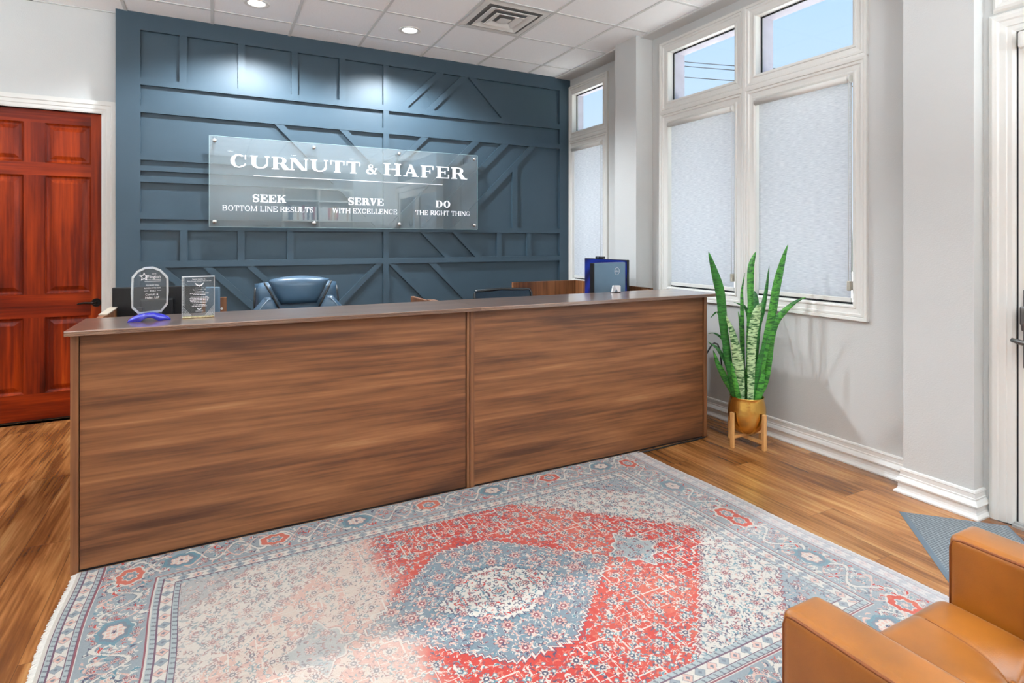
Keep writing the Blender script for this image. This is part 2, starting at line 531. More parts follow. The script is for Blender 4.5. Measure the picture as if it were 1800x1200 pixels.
def holes_wall(mb, x0, x1, yr, zr, holes, clear=0.002):
    holes = [(h[0] - clear, h[1] + clear, max(h[2] - clear, zr[0]), h[3] + clear) for h in holes]
    ys = sorted(set(list(yr) + [h[0] for h in holes] + [h[1] for h in holes]))
    zs = sorted(set(list(zr) + [h[2] for h in holes] + [h[3] for h in holes]))
    ys = [y for y in ys if yr[0] <= y <= yr[1]]
    for a, b in zip(ys, ys[1:]):
        run = None
        for c, d in zip(zs, zs[1:]):
            my, mz = (a + b) / 2, (c + d) / 2
            if any(h[0] < my < h[1] and h[2] < mz < h[3] for h in holes):
                if run: mb.box(x0, x1, a, b, run[0], run[1]); run = None
            else:
                run = (run[0], d) if run else (c, d)
        if run: mb.box(x0, x1, a, b, run[0], run[1])

# ================================================================== STRUCTURE
XR = 3.53           # right wall
YB = 5.44           # face of the panelled wall
mb = MB().box(-3.2, 3.9, -3.0, 5.9, -0.06, 0.0)
floor = struct('floor', mb, M['floor'])
mb = MB().box(-3.2, 3.40, -3.0, 5.72, CEIL, CEIL + 0.05)
ceiling = struct('ceiling', mb, M['tile'])
mb = MB().box(3.40, 3.80, -3.0, 5.72, CEIL - 0.012, CEIL + 0.05)
struct('trim_1', mb, M['wall'])
M['tbar'] = pmat('ceiling_grid_paint', lin(212, 212, 210), 0.5, noise=0.01)
mb = MB()
gx, gy, T_ = 0.5946, 5.1222, 0.6096
i = -6
while gx + i * T_ < 3.40:
    x = gx + i * T_
    if x > -3.2: mb.box(x - 0.0115, x + 0.0115, -3.0, 5.55, CEIL - 0.005, CEIL + 0.001)
    i += 1
for j in range(0, 14):
    y = gy - j * T_
    mb.box(-3.2, 3.40, y - 0.0115, y + 0.0115, CEIL - 0.0045, CEIL + 0.001)
mb.box(3.385, 3.402, -3.0, 5.55, CEIL - 0.014, CEIL)
mb.box(-3.2, -0.691, 5.533, 5.555, CEIL - 0.005, CEIL)
struct('ceiling_grid', mb, M['tbar'], ceiling)

struct('sun_block_roof', MB().box(-3.6, 3.95, -3.3, 6.2, 3.30, 3.55), M['concrete'])  # unseen slab added to keep sun from leaking in at the ceiling
# far walls of the room
struct('wall_left', MB().box(-3.3, -3.2, -3.0, 5.9, 0, CEIL), M['wall'])
struct('wall_rear', MB().box(-3.3, 3.9, -3.1, -3.0, 0, CEIL), M['wall'])

# wall with the wooden door
mb = MB()
mb.box(-3.2, -1.715, 5.555, 5.75, 0, CEIL)
mb.box(-0.797, -0.60, 5.555, 5.75, 0, CEIL)
mb.box(-1.715, -0.797, 5.555, 5.75, 2.402, CEIL)
struct('wall_back_left', mb, M['wall'])

# panelled navy wall
mb = MB().box(-0.691, 3.583, YB + 0.030, 5.72, 0, CEIL)
wall_back = struct('wall_back', mb, M['blue'])


BN = [0]


def batten(poly, name='batten'):
    BN[0] += 1
    mb = MB().prism(poly, lambda u, v, d: (u, d, v), YB + 0.00012 * BN[0], YB + 0.032)
    return struct(name, mb, M['blue'], wall_back)


def rect(x0, x1, z0, z1): return [(x0, z0), (x1, z0), (x1, z1), (x0, z1)]


def diag(x0, x1, zt, zb, s): d = (zt - zb) * s; return [(x0 + d, zb), (x1 + d, zb), (x1, zt), (x0, zt)]


for p in (rect(-0.691, -0.526, 0, CEIL), rect(3.442, 3.583, 0, CEIL)): batten(p, 'stile')
batten(rect(-0.526, 3.442, 3.083, CEIL), 'rail')
batten(rect(-0.526, 3.442, 0.0, 0.16), 'rail')
for z0, z1 in ((2.645, 2.70), (2.423, 2.478), (1.476, 1.53), (1.171, 1.225), (0.50, 0.555)): batten(rect(-0.526, 3.442, z0, z1), 'rail')
for z0, z1 in ((2.042, 2.09), (1.955, 1.997), (1.864, 1.914), (1.566, 1.619)):
    batten([(-0.526, z0), (0.471 + 2.423 - z0 + 0.01, z0), (0.471 + 2.423 - z1 + 0.01, z1), (-0.526, z1)], 'rail')
batten(rect(1.443, 1.497, 0.16, 3.083))
for x0, x1 in ((-0.254, -0.2), (0.183, 0.237), (0.613, 0.667), (1.031, 1.086)): batten(rect(x0, x1, 2.70, 3.083))
for x0, x1 in ((-0.25, -0.196), (0.179, 0.233), (0.576, 0.631), (2.658, 2.713), (3.025, 3.081)): batten(rect(x0, x1, 1.225, 1.476))
batten(rect(2.845, 2.905, 1.53, 2.19))
for a in ((1.984, 2.063, 3.083, 2.70, -1), (2.253, 2.333, 3.083, 2.70, -1), (2.335, 2.418, 3.083, 2.70, 1),
          (0.471, 0.548, 2.423, 1.53, 1), (1.031, 1.108, 2.423, 2.03, 1), (1.824, 1.9, 2.423, 2.08, -1),
          (2.378, 2.459, 2.423, 1.53, -1), (2.717, 2.80, 2.423, 1.53, -1), (3.054, 3.133, 2.423, 1.53, -1),
          (1.819, 1.888, 1.476, 1.225, 1), (2.157, 2.23, 1.476, 1.225, 1),
          (-0.43, -0.353, 1.171, 0.555, 1), (-0.091, -0.017, 1.171, 0.555, 1), (0.242, 0.313, 1.171, 0.555, 1),
          (1.37, 1.44, 1.171, 0.555, -1), (1.494, 1.556, 1.171, 0.555, 1), (1.895, 1.977, 1.171, 0.555, 1)):
    batten(diag(*a), 'diagonal_batten')

# right side wall, window openings ------------------------------------------------
LO = (0.99, 2.425); TR = (2.61, 3.04)
W2 = [(3.08, 3.80), (2.17, 2.89)]
holes2 = [(a, b, z0, z1) for a, b in W2 for z0, z1 in (LO, TR)]
W1 = [(4.82, 5.39)]
LO1 = (0.965, 2.43); TR1 = (2.612, 3.035)
holes1 = [(a, b, z0, z1) for a, b in W1 for z0, z1 in (LO1, TR1)]
mb = MB()
holes_wall(mb, XR, XR + 0.07, (1.468, 4.31), (0, CEIL), holes2)
holes_wall(mb, 3.583, 3.653, (4.31, 5.72), (0, CEIL), holes1)
wall_right = struct('wall_right', mb, M['wall'])
mb = MB()
holes_wall(mb, XR + 0.07, XR + 0.19, (1.335, 4.31), (0, CEIL), holes2)
holes_wall(mb, 3.653, XR + 0.20, (4.31, 5.9), (0, CEIL), holes1)
struct('outer_wall', mb, M['ext'], wall_right)
struct('wall_column', MB().box(3.34, 3.583, 4.007, 4.31, 0, CEIL), M['wall'])
struct('wall_pilaster', MB().box(3.38, 3.532, 1.468, 1.80, 0, CEIL), M['wall'])
DY0, DY1 = -1.15, 1.335
mb = MB()
holes_wall(mb, 3.475, 3.80, (-3.0, 1.468), (0, CEIL), [(DY0, DY1, 0.0, 2.41), (DY0, DY1, 2.62, 3.10)])
struct('wall_right_entrance', mb, M['wall'])

CAS = [(0, -0.074), (0, 0.006), (0.010, 0.012), (0.018, 0.012), (0.022, 0.006), (0.050, 0.010), (0.056, 0.018), (0.068, 0.018),
       (0.072, 0.014), (0.076, 0.022), (0.093, 0.024), (0.095, 0.020), (0.095, 0)]


def window(name, xw, cells, side=None):
    root = empty(name, (xw, (cells[0][0] + cells[0][1]) / 2, cells[0][2]))
    root['kind'] = 'structure'
    for c in cells:
        y0, y1, z0, z1, lower = c
        fn = lambda u, v, h: (xw - h, u, v)
        sd = (1, 0.5, 1, 1) if side else (1, 1, 1, 1)
        struct('window_frame', MB().ring(CAS, (y0, y1, z0, z1), fn, sd), M['trim'], root)
        g = MB().ring([(0, -0.0595), (0, -0.052), (-0.009, -0.052), (-0.009, -0.0595)], (y0, y1, z0, z1), fn)
        struct('gasket', g, M['trim'] if lower else M['rubber'], root)
        if lower: struct('sill_shade_strip', MB().box(xw + 0.030, xw + 0.050, y0, y1, z0, z0 + 0.013), M['rubber'], root)  # black strip stands in for the shaded line below the blind
        struct('window_pane', MB().box(xw + 0.060, xw + 0.064, y0, y1, z0, z1), M['glass'], root)
    return root


window('window_1', XR, [(a, b, z[0], z[1], z is LO) for a, b in W2 for z in (LO, TR)])
window('window_2', 3.583, [(a, b, z[0], z[1], z is LO1) for a, b in W1 for z in (LO1, TR1)], side=True)

# baseboards ---------------------------------------------------------------------
BP = [(0, 0), (0.034, 0), (0.034, 0.008), (0.022, 0.020), (0.018, 0.030), (0.018, 0.052), (0.026, 0.058), (0.028, 0.066), (0.020, 0.080),
      (0.013, 0.088), (0.013, 0.096), (0.010, 0.099), (0.010, 0.120), (0.013, 0.124), (0.010, 0.133), (0, 0.136)]
struct('baseboard_right', MB().sweep(BP, [(XR, 4.007), (XR, 1.80)], -1), M['base'])
struct('baseboard_pilaster', MB().sweep(BP, [(XR, 1.80), (3.38, 1.80), (3.38, 1.468), (3.475, 1.468)], -1), M['base'])
struct('baseboard_column', MB().sweep(BP, [(3.583, 4.31), (3.34, 4.31), (3.34, 4.007), (XR, 4.007)], -1), M['base'])
struct('baseboard_left', MB().sweep(BP, [(-3.2, 5.555), (-1.81, 5.555)], -1), M['base'])

# wooden six panel door -----------------------------------------------------------
fnb = lambda u, v, h: (u, 5.555 - h, v)
DC = [(0, -0.045), (0, 0.008), (0.012, 0.013), (0.03, 0.013), (0.036, 0.018), (0.060, 0.020), (0.066, 0.026), (0.098, 0.028), (0.1, 0.02), (0.1, 0)]
door = empty('door_1', (-1.256, 5.60, 0)); door['kind'] = 'structure'
mb = MB().ring(DC, (-1.715, -0.797, -0.3, 2.402), fnb)
mb.v = [(x, y, max(z, 0.0)) for x, y, z in mb.v]
struct('door_casing', mb, M['trim'], door)
fy = 5.600
XS = [(-1.715, -1.59), (-1.294, -1.164), (-0.873, -0.797)]      # stiles: left, middle, right
ZR = [(0.012, 0.212), (0.797, 0.977), (1.897, 1.997), (2.304, 2.402)]
mb = MB()
for a, b in (XS[0], XS[2]): mb.box(a, b, fy, fy + 0.04, 0.012, 2.402)
for (z0, z1) in ((0.212, 0.797), (0.977, 1.897), (1.997, 2.304)): mb.box(XS[1][0], XS[1][1], fy, fy + 0.04, z0, z1)
leafo = struct('door_stile', mb, M['cherry'], door)
mb = MB()
for z0, z1 in ZR: mb.box(-1.59, -0.873, fy, fy + 0.04, z0, z1)
struct('door_rail', mb, M['cherry_h'], door)
for (xa, xb) in ((-1.59, -1.294), (-1.164, -0.873)):
    for (z0, z1) in ((0.212, 0.797), (0.977, 1.897), (1.997, 2.304)):
        mb = MB()
        fnp = lambda u, v, h: (u, fy - h, v)
        pr = [(0, 0.001), (0, -0.004), (-0.010, -0.013), (-0.018, -0.016), (-0.028, -0.016), (-0.055, -0.006), (-0.060, -0.005)]
        mb.ring(pr, (xa, xb, z0, z1), fnp)
        mb.box(xa + 0.058, xb - 0.058, fy + 0.005, fy + 0.03, z0 + 0.058, z1 - 0.058)
        struct('door_panel', mb, M['cherry'], door)
struct('door_shade_strip', MB().box(-1.715, -0.797, fy + 0.01, fy + 0.03, 0, 0.012), M['rubber'], door)  # black strip gives the gap under the door its shade
mb = MB().cyl((-0.838, fy, 0.895), (-0.838, fy - 0.012, 0.895), 0.034, 0.030, 28)
kn = struct('lever_rose', mb, M['bronze'], door)
mb = MB().cyl((-0.838, fy - 0.012, 0.895), (-0.838, fy - 0.05, 0.895), 0.011, 0.010, 16)
mb.tube([(-0.838, fy - 0.05, 0.895), (-0.87, fy - 0.052, 0.897), (-0.91, fy - 0.05, 0.900), (-0.945, fy - 0.045, 0.894), (-0.955, fy - 0.043, 0.890)], [0.011, 0.010, 0.008, 0.007, 0.005], 12)
struct('door_lever', mb, M['bronze'], door)

# white glazed entrance doors on the right ------------------------------------------
d2 = empty('door_2', (3.5, 0.1, 0)); d2['kind'] = 'structure'
fne = lambda u, v, h: (3.475 - h, u, v)
EC = [(0, -0.06), (0, 0.004), (0.012, 0.010), (0.03, 0.010), (0.034, 0.016), (0.06, 0.018), (0.068, 0.024), (0.086, 0.026), (0.1, 0.018), (0.108, 0.004), (0.110, 0)]
mb = MB().ring(EC, (DY0, DY1, -0.3, 2.41), fne); mb.v = [(x, y, max(z, 0.0)) for x, y, z in mb.v]
struct('door_casing', mb, M['trim'], d2)
struct('transom_casing', MB().ring([(a * 0.85, b) for a, b in EC], (DY0, DY1, 2.62, 3.10), fne), M['trim'], d2)
struct('door_stop', MB().box(3.53, 3.56, DY1 - 0.018, DY1, 0, 2.41), M['trim'], d2)
for (a, b) in ((DY0 + 0.003, 0.088), (0.092, DY1 - 0.008)):
    mb = MB()
    holes_wall(mb, 3.482, 3.527, (a, b), (0.012, 2.40), [(a + 0.12, b - 0.12, 0.28, 2.28)], 0)
    lf = struct('door_leaf', mb, M['trim'], d2)
    struct('door_glass', MB().box(3.503, 3.508, a + 0.12, b - 0.12, 0.28, 2.28), M['glass'], lf)
struct('transom_glass', MB().box(3.53, 3.535, DY0, DY1, 2.62, 3.10), M['glass'], d2)
struct('weather_strip', MB().box(3.486, 3.50, DY1 - 0.007, DY1, 0, 2.41), M['rubber'], d2)
mb = MB().box(3.475, 3.482, 1.15, DY1 - 0.028, 0.772, 1.150)
struct('lock_plate', mb, M['pewter'], d2)
mb = MB()
mb.box(3.415, 3.475, 1.255, 1.30, 0.985, 1.075, 0.008)
mb.box(3.43, 3.465, 1.18, 1.30, 0.955, 1.0, 0.008)
struct('lock_body', mb, M['pewter'], d2)
mb = MB()
mb.cyl((3.475, 1.27, 0.905), (3.40, 1.27, 0.905), 0.016, 0.013, 16)
mb.tube([(3.405, 1.325, 0.912), (3.40, 1.29, 0.905), (3.40, 1.23, 0.897), (3.405, 1.16, 0.895)], [0.010, 0.013, 0.012, 0.010], 10)
struct('door_lever', mb, M['pewter'], d2)
mb = MB().box(3.425, 3.475, 1.262, 1.312, 2.315, 2.395, 0.012, 2)
struct('closer_bracket', mb, M['trim'], d2)
mb = MB().box(3.435, 3.80, DY0, DY1, 0.0, 0.012)
mb.box(3.455, 3.475, DY0, DY1, 0.012, 0.02)
struct('trim_2', mb, pmat('aluminium_threshold', lin(178, 178, 176), 0.45, metal=0.5, noise=0.08))

# -------------------------------------------------------------- recessed lights
for k, (x, y) in enumerate([(0.2898, 4.8174), (1.509, 4.8174)] + [(x, y) for y in (2.38, -0.06, -2.2) for x in (-2.15, -0.93, 0.29, 1.509, 2.728)]):  # first two are in view; the other rows are unseen, added for light
    lab = ('recessed ceiling light nearest the left, above the first lit panels' if k == 0 else
           'recessed ceiling light between the other one and the square air vent' if k == 1 else
           ('added unseen recessed ceiling light over the %s, %s of its row' % (('rug', 'armchair', 'rear of the room')[(k - 2) // 5], ('first from the left', 'second from the left', 'third from the left', 'fourth from the left', 'last')[(k - 2) % 5])))
    r = thing('recessed_light', (x, y, CEIL), lab, 'light', 'recessed ceiling lights')
    link('trim_ring', MB().lathe((x, y, CEIL), [(0.094, 0.001), (0.094, -0.004), (0.086, -0.007), (0.066, -0.004), (0.062, 0.0)], 40), M['trim'], r)
    link('lens', MB().cyl((x, y, CEIL + 0.0005), (x, y, CEIL - 0.003), 0.063, 0.062, 36), M['lamp'], r, label='glowing white lens')
    ld = bpy.data.lights.new('downlight', 'SPOT')
    ld.energy = LIGHT_W * (7.0 if k < 2 else ROWK)
    ld.spot_size = math.radians(148); ld.spot_blend = 0.45 if k < 2 else 0.6; ld.shadow_soft_size = 0.06
    ld.color = (0.86, 0.94, 1.0)
    lo = bpy.data.objects.new('downlight', ld); COL.objects.link(lo)
    lo.parent = r; lo.location = (0, 0, -0.02)

# unseen uplighters added behind the view to brighten the ceiling
for k, (x, y) in enumerate(((0.85, -1.3), (-2.4, 1.9), (-2.75, 3.3), (2.75, -1.9))):
    r = thing('added_uplighter', (x, y, 0), ('added unseen uplighter behind the armchair', 'added unseen uplighter left of the rug', 'added unseen uplighter near the wooden door', 'added unseen uplighter beside the bookcase')[k], 'lamp', 'added unseen uplighters')
    link('base', MB().cyl((x, y, 0), (x, y, 0.025), 0.15, 0.14, 32), M['bronze'], r)
    link('pole', MB().cyl((x, y, 0.025), (x, y, 1.62), 0.012, None, 16), M['bronze'], r)
    link('bowl_shade', MB().lathe((x, y, 1.62), [(0.012, 0.0), (0.07, 0.01), (0.13, 0.04), (0.17, 0.085), (0.172, 0.085), (0.13, 0.045), (0.07, 0.016), (0.0, 0.012)], 40), M['trim'], r)
    ld = bpy.data.lights.new('fill_uplight', 'AREA'); ld.shape = 'DISK'; ld.size = 0.26; ld.energy = FILL_UPLIGHT * (1.25, 0.7, 0.22, 1.6)[k]; ld.color = (0.82, 0.925, 1.0)
    lo = bpy.data.objects.new('fill_uplight', ld); COL.objects.link(lo); lo.parent = r; lo.location = (0, 0, 1.70); lo.rotation_euler = (PI, 0, 0)

# -------------------------------------------------------------- air vent in the ceiling
vx, vy = 2.1186, 4.2078
vent = thing('ceiling_vent', (vx, vy, CEIL), 'square white ceiling air diffuser with stepped louvres', 'vent')
fnv = lambda u, v, h: (u, v, CEIL - h)
h_ = 0.288
mb = MB().ring([(0.0, 0.004), (-0.035, 0.006), (-0.05, 0.008)], (vx - h_, vx + h_, vy - h_, vy + h_), fnv)
link('frame', mb, M['trim'], vent)
M['duct'] = pmat('dark_duct', lin(120, 120, 120), 0.6, noise=0.1)
mb = MB().box(vx - 0.25, vx + 0.25, vy - 0.25, vy + 0.25, CEIL - 0.003, CEIL - 0.0005)
link('duct_opening', mb, M['duct'], vent)
for (o, i_, ht, hb) in ((0.205, 0.150, 0.016, 0.004), (0.128, 0.078, 0.020, 0.006)):
    mb = MB().ring([(0, ht), (-(o - i_), hb), (-(o - i_) - 0.004, hb), (-0.002, ht + 0.004), (0, ht)], (vx - o, vx + o, vy - o, vy + o), fnv)
    link('louvre', mb, M['trim'], vent)
mb = MB()
q = 0.052
mb.add([(vx - q, vy - q, CEIL - 0.020), (vx + q, vy - q, CEIL - 0.020), (vx + q, vy + q, CEIL - 0.020), (vx - q, vy + q, CEIL - 0.020), (vx, vy, CEIL - 0.004)],
       [(0, 1, 2, 3), (0, 1, 4), (1, 2, 4), (2, 3, 4), (3, 0, 4)])
link('centre_cone', mb, M['trim'], vent)

# -------------------------------------------------------------- outside
struct('ground', MB().box(3.83, 30, -14, 16, -0.12, -0.02), M['concrete'])
for k, (a, b, lab) in enumerate(((6.6, 5.936, 'topmost thin power line seen through the left transom pane'),
                                 (6.476, 5.825, 'middle thin power line seen through the left transom pane'),
                                 (6.154, 5.552, 'lowest thin power line seen through the left transom pane'))):
    sl = (a - b) / (12.411 - 10.455)
    pts = [(12, y, a + sl * (y - 12.411) + 0.004 * (y - 11.4) ** 2 - 0.003) for y in np.linspace(4, 18, 15)]
    tag(link('power_line', MB().tube(pts, 0.012, 6), M['rubber']), lab, 'cable', 'power lines outside')
for k, (tx, ty, th) in enumerate(((8.4, -5.2, 3.4), (9.5, -1.6, 3.9), (8.8, 1.9, 3.2))):
    rnd = random.Random(k + 3)
    tr = thing('tree', (tx, ty, -0.02), ('leafy tree outside the glazed doors, farthest toward the rear', 'tallest leafy tree, straight outside the glazed doors', 'shortest leafy tree outside, toward the window side')[k], 'tree', 'trees outside the entrance')
    link('trunk', MB().tube([(tx, ty, -0.02), (tx + 0.05, ty, 1.0), (tx, ty + 0.05, th * 0.6)], [0.14, 0.11, 0.06], 10), M['bark'], tr)
    mb = MB()
    for q_ in range(1500):
        d = Vector((rnd.gauss(0, 1), rnd.gauss(0, 1), rnd.gauss(0, 1))).normalized() * (0.65 + 0.35 * rnd.random())
        c = Vector((tx + d.x * 1.15, ty + d.y * 1.15, th * 0.62 + d.z * th * 0.36))
        a = Vector((rnd.gauss(0, 1), rnd.gauss(0, 1), rnd.gauss(0, 1))).normalized() * 0.11; b2 = a.orthogonal().normalized() * 0.07
        mb.add([c - a, c + b2, c + a, c - b2], [(0, 1, 2, 3)])
    link('foliage', mb, M['green_leaf'], tr, recalc=False)

# ================================================================== LETTERING
def st(points, widths):
    """variable-width stroke -> quads"""
    out = []
    P = [Vector(p) for p in points]; L_ = []; R_ = []
    for i, p in enumerate(P):
        d = (P[min(i + 1, len(P) - 1)] - P[max(i - 1, 0)]).normalized(); n = Vector((-d.y, d.x))
        w = widths[i] / 2
        L_.append(p + n * w); R_.append(p - n * w)
    for i in range(len(P) - 1): out.append([tuple(R_[i]), tuple(R_[i + 1]), tuple(L_[i + 1]), tuple(L_[i])])
    return out


def arc(cx, cy, rx, ry, a0, a1, irx, iry, n=22):
    out = []
    for i in range(n):
        t0 = math.radians(a0 + (a1 - a0) * i / n); t1 = math.radians(a0 + (a1 - a0) * (i + 1) / n)
        out.append([(cx + rx * math.cos(t0), cy + ry * math.sin(t0)), (cx + rx * math.cos(t1), cy + ry * math.sin(t1)),
                    (cx + irx * math.cos(t1), cy + iry * math.sin(t1)), (cx + irx * math.cos(t0), cy + iry * math.sin(t0))])
    return out


def glyph(ch, W, t, n, s):
    """serif capital, cap height 1; returns (polygons, advance). W width factor, t thick stem, n hairline, s serif"""
    R = lambda x0, x1, y0, y1: [(x0, y0), (x1, y0), (x1, y1), (x0, y1)]

    def V(x, th, top=True, bot=True, y0=0, y1=1):
        o = [R(x, x + th, y0, y1)]
        if bot: o.append(R(x - s, x + th + s, y0, y0 + n))
        if top: o.append(R(x - s, x + th + s, y1 - n, y1))
        return o
    D = lambda a, b, w: [[(a[0] - w / 2, a[1]), (a[0] + w / 2, a[1]), (b[0] + w / 2, b[1]), (b[0] - w / 2, b[1])]]
    o = []
    if ch == ' ': return [], 0.42 * W
    if ch == 'I': o = V(s, t); return o, t + 2 * s
    if ch in 'HUN':
        w = 0.86 * W; x2 = s + w - t
        if ch == 'H':
            o = V(s, t) + V(x2, t) + [R(s, x2, 0.48, 0.48 + n)]; return o, w + 2 * s
        if ch == 'U':
            x2 = s + w - n * 1.3; cx = (s + x2 + n) / 2; rx = (x2 + n * 1.3 - s) / 2
            o = V(s, t, bot=False, y0=0.34) + V(x2, n * 1.3, bot=False, y0=0.34)
            o += arc(s + rx, 0.34, rx, 0.35, 180, 360, rx - (t + n * 1.3) / 2, 0.35 - n * 1.3)
            o = [p for p in o]
            # shift the inner curve so the left side stays thick
            o += arc(s + rx, 0.34, rx, 0.35, 180, 250, rx - t, 0.35 - n * 1.3, 8)
            return o, w + 2 * s
        x2 = s + w - n * 1.3
        o = V(s, n * 1.3, top=False) + V(x2, n * 1.3, bot=False) + [[(s - s, 1), (s + t * 1.05, 1), (x2 + n * 1.3, 0), (x2 + n * 1.3 - t * 1.25, 0)]]
        return o, w + 2 * s
    if ch in 'CGO':
        w = (0.92 if ch == 'O' else 0.86) * W; cx, rx = w / 2 + 0.02, w / 2
        if ch == 'O': return arc(cx, 0.5, rx, 0.52, 0, 360, rx - t, 0.52 - n, 40), w + 0.04
        o = arc(cx, 0.5, rx, 0.52, 52, 312, rx - t, 0.52 - n, 34)
        o += [R(cx + rx * 0.72, cx + rx * 0.72 + n * 1.2, 0.64, 1.0)]
        if ch == 'G': o += V(cx + rx * 0.45, t, bot=False, y0=0.04, y1=0.46)
        else: o += arc(cx, 0.5, rx, 0.52, 312, 335, rx - n * 1.6, 0.52 - n, 4)
        return o, w + 0.06
    if ch == 'D':
        w = 0.86 * W; o = V(s, t); x = s + t
        rx = s + w - x; o += [R(x, x + rx * 0.25, 0, n), R(x, x + rx * 0.25, 1 - n, 1)]
        o += arc(x + rx * 0.25, 0.5, rx * 0.75, 0.5, -90, 90, rx * 0.75 - t, 0.5 - n, 20); return o, w + s + 0.03
    if ch in 'BPR':
        w = 0.74 * W; o = V(s, t); x = s + t; rx = s + w - x
        y0 = 0.5 if ch == 'B' else 0.46; cy = (1 + y0) / 2; ry = (1 - y0) / 2
        o += [R(x, x + rx * 0.4, y0, y0 + n), R(x, x + rx * 0.4, 1 - n, 1)]
        o += arc(x + rx * 0.38, cy, rx * 0.56, ry, -90, 90, max(rx * 0.56 - t * 0.95, 0.01), ry - n, 16)
        if ch == 'B':
            o += [R(x, x + rx * 0.45, 0, n)] + arc(x + rx * 0.42, 0.27, rx * 0.62, 0.27, -90, 90, max(rx * 0.62 - t, 0.01), 0.27 - n, 16)
            return o, w + s + 0.04
        if ch == 'R':
            o += [[(x + rx * 0.25, y0 + n * 0.5), (x + rx * 0.25 + t * 1.1, y0 + n * 0.5), (x + rx + t * 0.35 + s, 0), (x + rx - t * 0.8, 0)], R(x + rx - t * 0.8, x + rx + t * 0.35 + 2 * s, 0, n)]
            return o, w + s + t * 0.2
        return o, w + s
    if ch in 'EFL':
        w = (0.72 if ch != 'L' else 0.68) * W; o = V(s, t); e = s + w
        if ch in 'EF': o += [R(s, e, 1 - n, 1), R(e - n * 1.1, e, 0.68, 1), R(s, e - w * 0.28, 0.49, 0.49 + n), R(e - w * 0.28 - n, e - w * 0.28, 0.36, 0.66)]
        if ch in 'EL': o += [R(s, e + 0.03, 0, n), R(e + 0.03 - n * 1.1, e + 0.03, 0, 0.34)]
        return o, w + s + 0.04
    if ch == 'T':
        w = 0.84 * W; c = w / 2
        o = V(c - t / 2, t) + [R(0, w, 1 - n, 1), R(0, n * 1.1, 0.66, 1), R(w - n * 1.1, w, 0.66, 1)]; return o, w
    if ch == 'A':
        w = 0.88 * W; c = w / 2
        o = D((s + n, 0), (c, 1), n * 1.3) + [[(c - t * 0.45, 1), (c + t * 0.3, 1), (w - s * 0.2, 0), (w - s * 0.2 - t * 1.1, 0)]]
        o += [R(0, s * 2 + n * 1.3, 0, n), R(w - t * 1.2 - s, w + s * 0.6, 0, n), R(c * 0.5, w - c * 0.55, 0.29, 0.29 + n)]; return o, w + s * 0.6
    if ch in 'VWX':
        w = 0.86 * W; c = w / 2
        if ch == 'V':
            o = [[(s, 1), (s + t * 1.1, 1), (c + t * 0.35, 0), (c - t * 0.25, 0)]] + D((c, 0), (w - s, 1), n * 1.3)
            o += [R(0, 2 * s + t, 1 - n, 1), R(w - 2 * s - n, w, 1 - n, 1)]; return o, w
        if ch == 'W':
            w = 1.25 * W
            for k in (0, 1):
                a = s + k * w * 0.42
                o += [[(a, 1), (a + t * 1.1, 1), (a + w * 0.27, 0), (a + w * 0.27 - t * 0.6, 0)]] + D((a + w * 0.24, 0), (a + w * 0.46, 1), n * 1.3)
                o += [R(a - s, a + t + s, 1 - n, 1)]
            o += [R(w * 0.88 - s, w * 0.88 + 2 * s, 1 - n, 1)]
            return o, w
        o = [[(s, 1), (s + t * 1.2, 1), (w - s, 0), (w - s - t * 1.2, 0)]] + D((s + n, 0), (w - s - n, 1), n * 1.3)
        o += [R(0, 2 * s + t, 1 - n, 1), R(w - 3 * s, w, 1 - n, 1), R(0, 3 * s, 0, n), R(w - 2 * s - t, w, 0, n)]; return o, w
    if ch == 'M':
        w = 1.05 * W; x2 = s + w - t
        o = V(s, n * 1.3) + V(x2, t) + [[(s, 1), (s + t * 1.0, 1), (s + w * 0.46 + t * 0.3, 0.02), (s + w * 0.46 - t * 0.3, 0.02)]] + D((s + w * 0.46, 0.02), (x2 + n, 1), n * 1.3)
        return o, w + 2 * s
    if ch == 'K':
        w = 0.86 * W; o = V(s, t); x = s + t
        o += D((x, 0.40), (s + w - 2 * s, 1), n * 1.5) + [[(x + w * 0.14, 0.6), (x + w * 0.14 + t * 1.1, 0.6), (s + w + 0.02, 0), (s + w + 0.02 - t * 1.2, 0)]]
        o += [R(s + w - 4 * s, s + w, 1 - n, 1), R(s + w - t * 1.2 - s, s + w + s, 0, n)]; return o, w + 2 * s
    if ch == 'S':
        w = 0.66 * W; c = w / 2 + 0.02; pts = []; ws = []
        for i in range(27):
            u = i / 26
            if u < 0.42:
                a = math.radians(30 + 240 * (u / 0.42)); pts.append((c + w * 0.40 * math.cos(a), 0.745 + 0.225 * math.sin(a)))
            elif u < 0.58: continue
            else:
                a = math.radians(90 - 240 * ((u - 0.58) / 0.42)); pts.append((c + w * 0.42 * math.cos(a), 0.255 + 0.235 * math.sin(a)))
        m = len(pts)
        for i in range(m):
            u = i / (m - 1); ws.append(n + (t * 1.05 - n) * max(0, 1 - abs(u - 0.5) / 0.34))
        o = st(pts, ws) + [R(c + w * 0.36, c + w * 0.36 + n * 1.1, 0.68, 1.0), R(c - w * 0.44, c - w * 0.44 + n * 1.1, 0.0, 0.34)]
        return o, w + 0.06
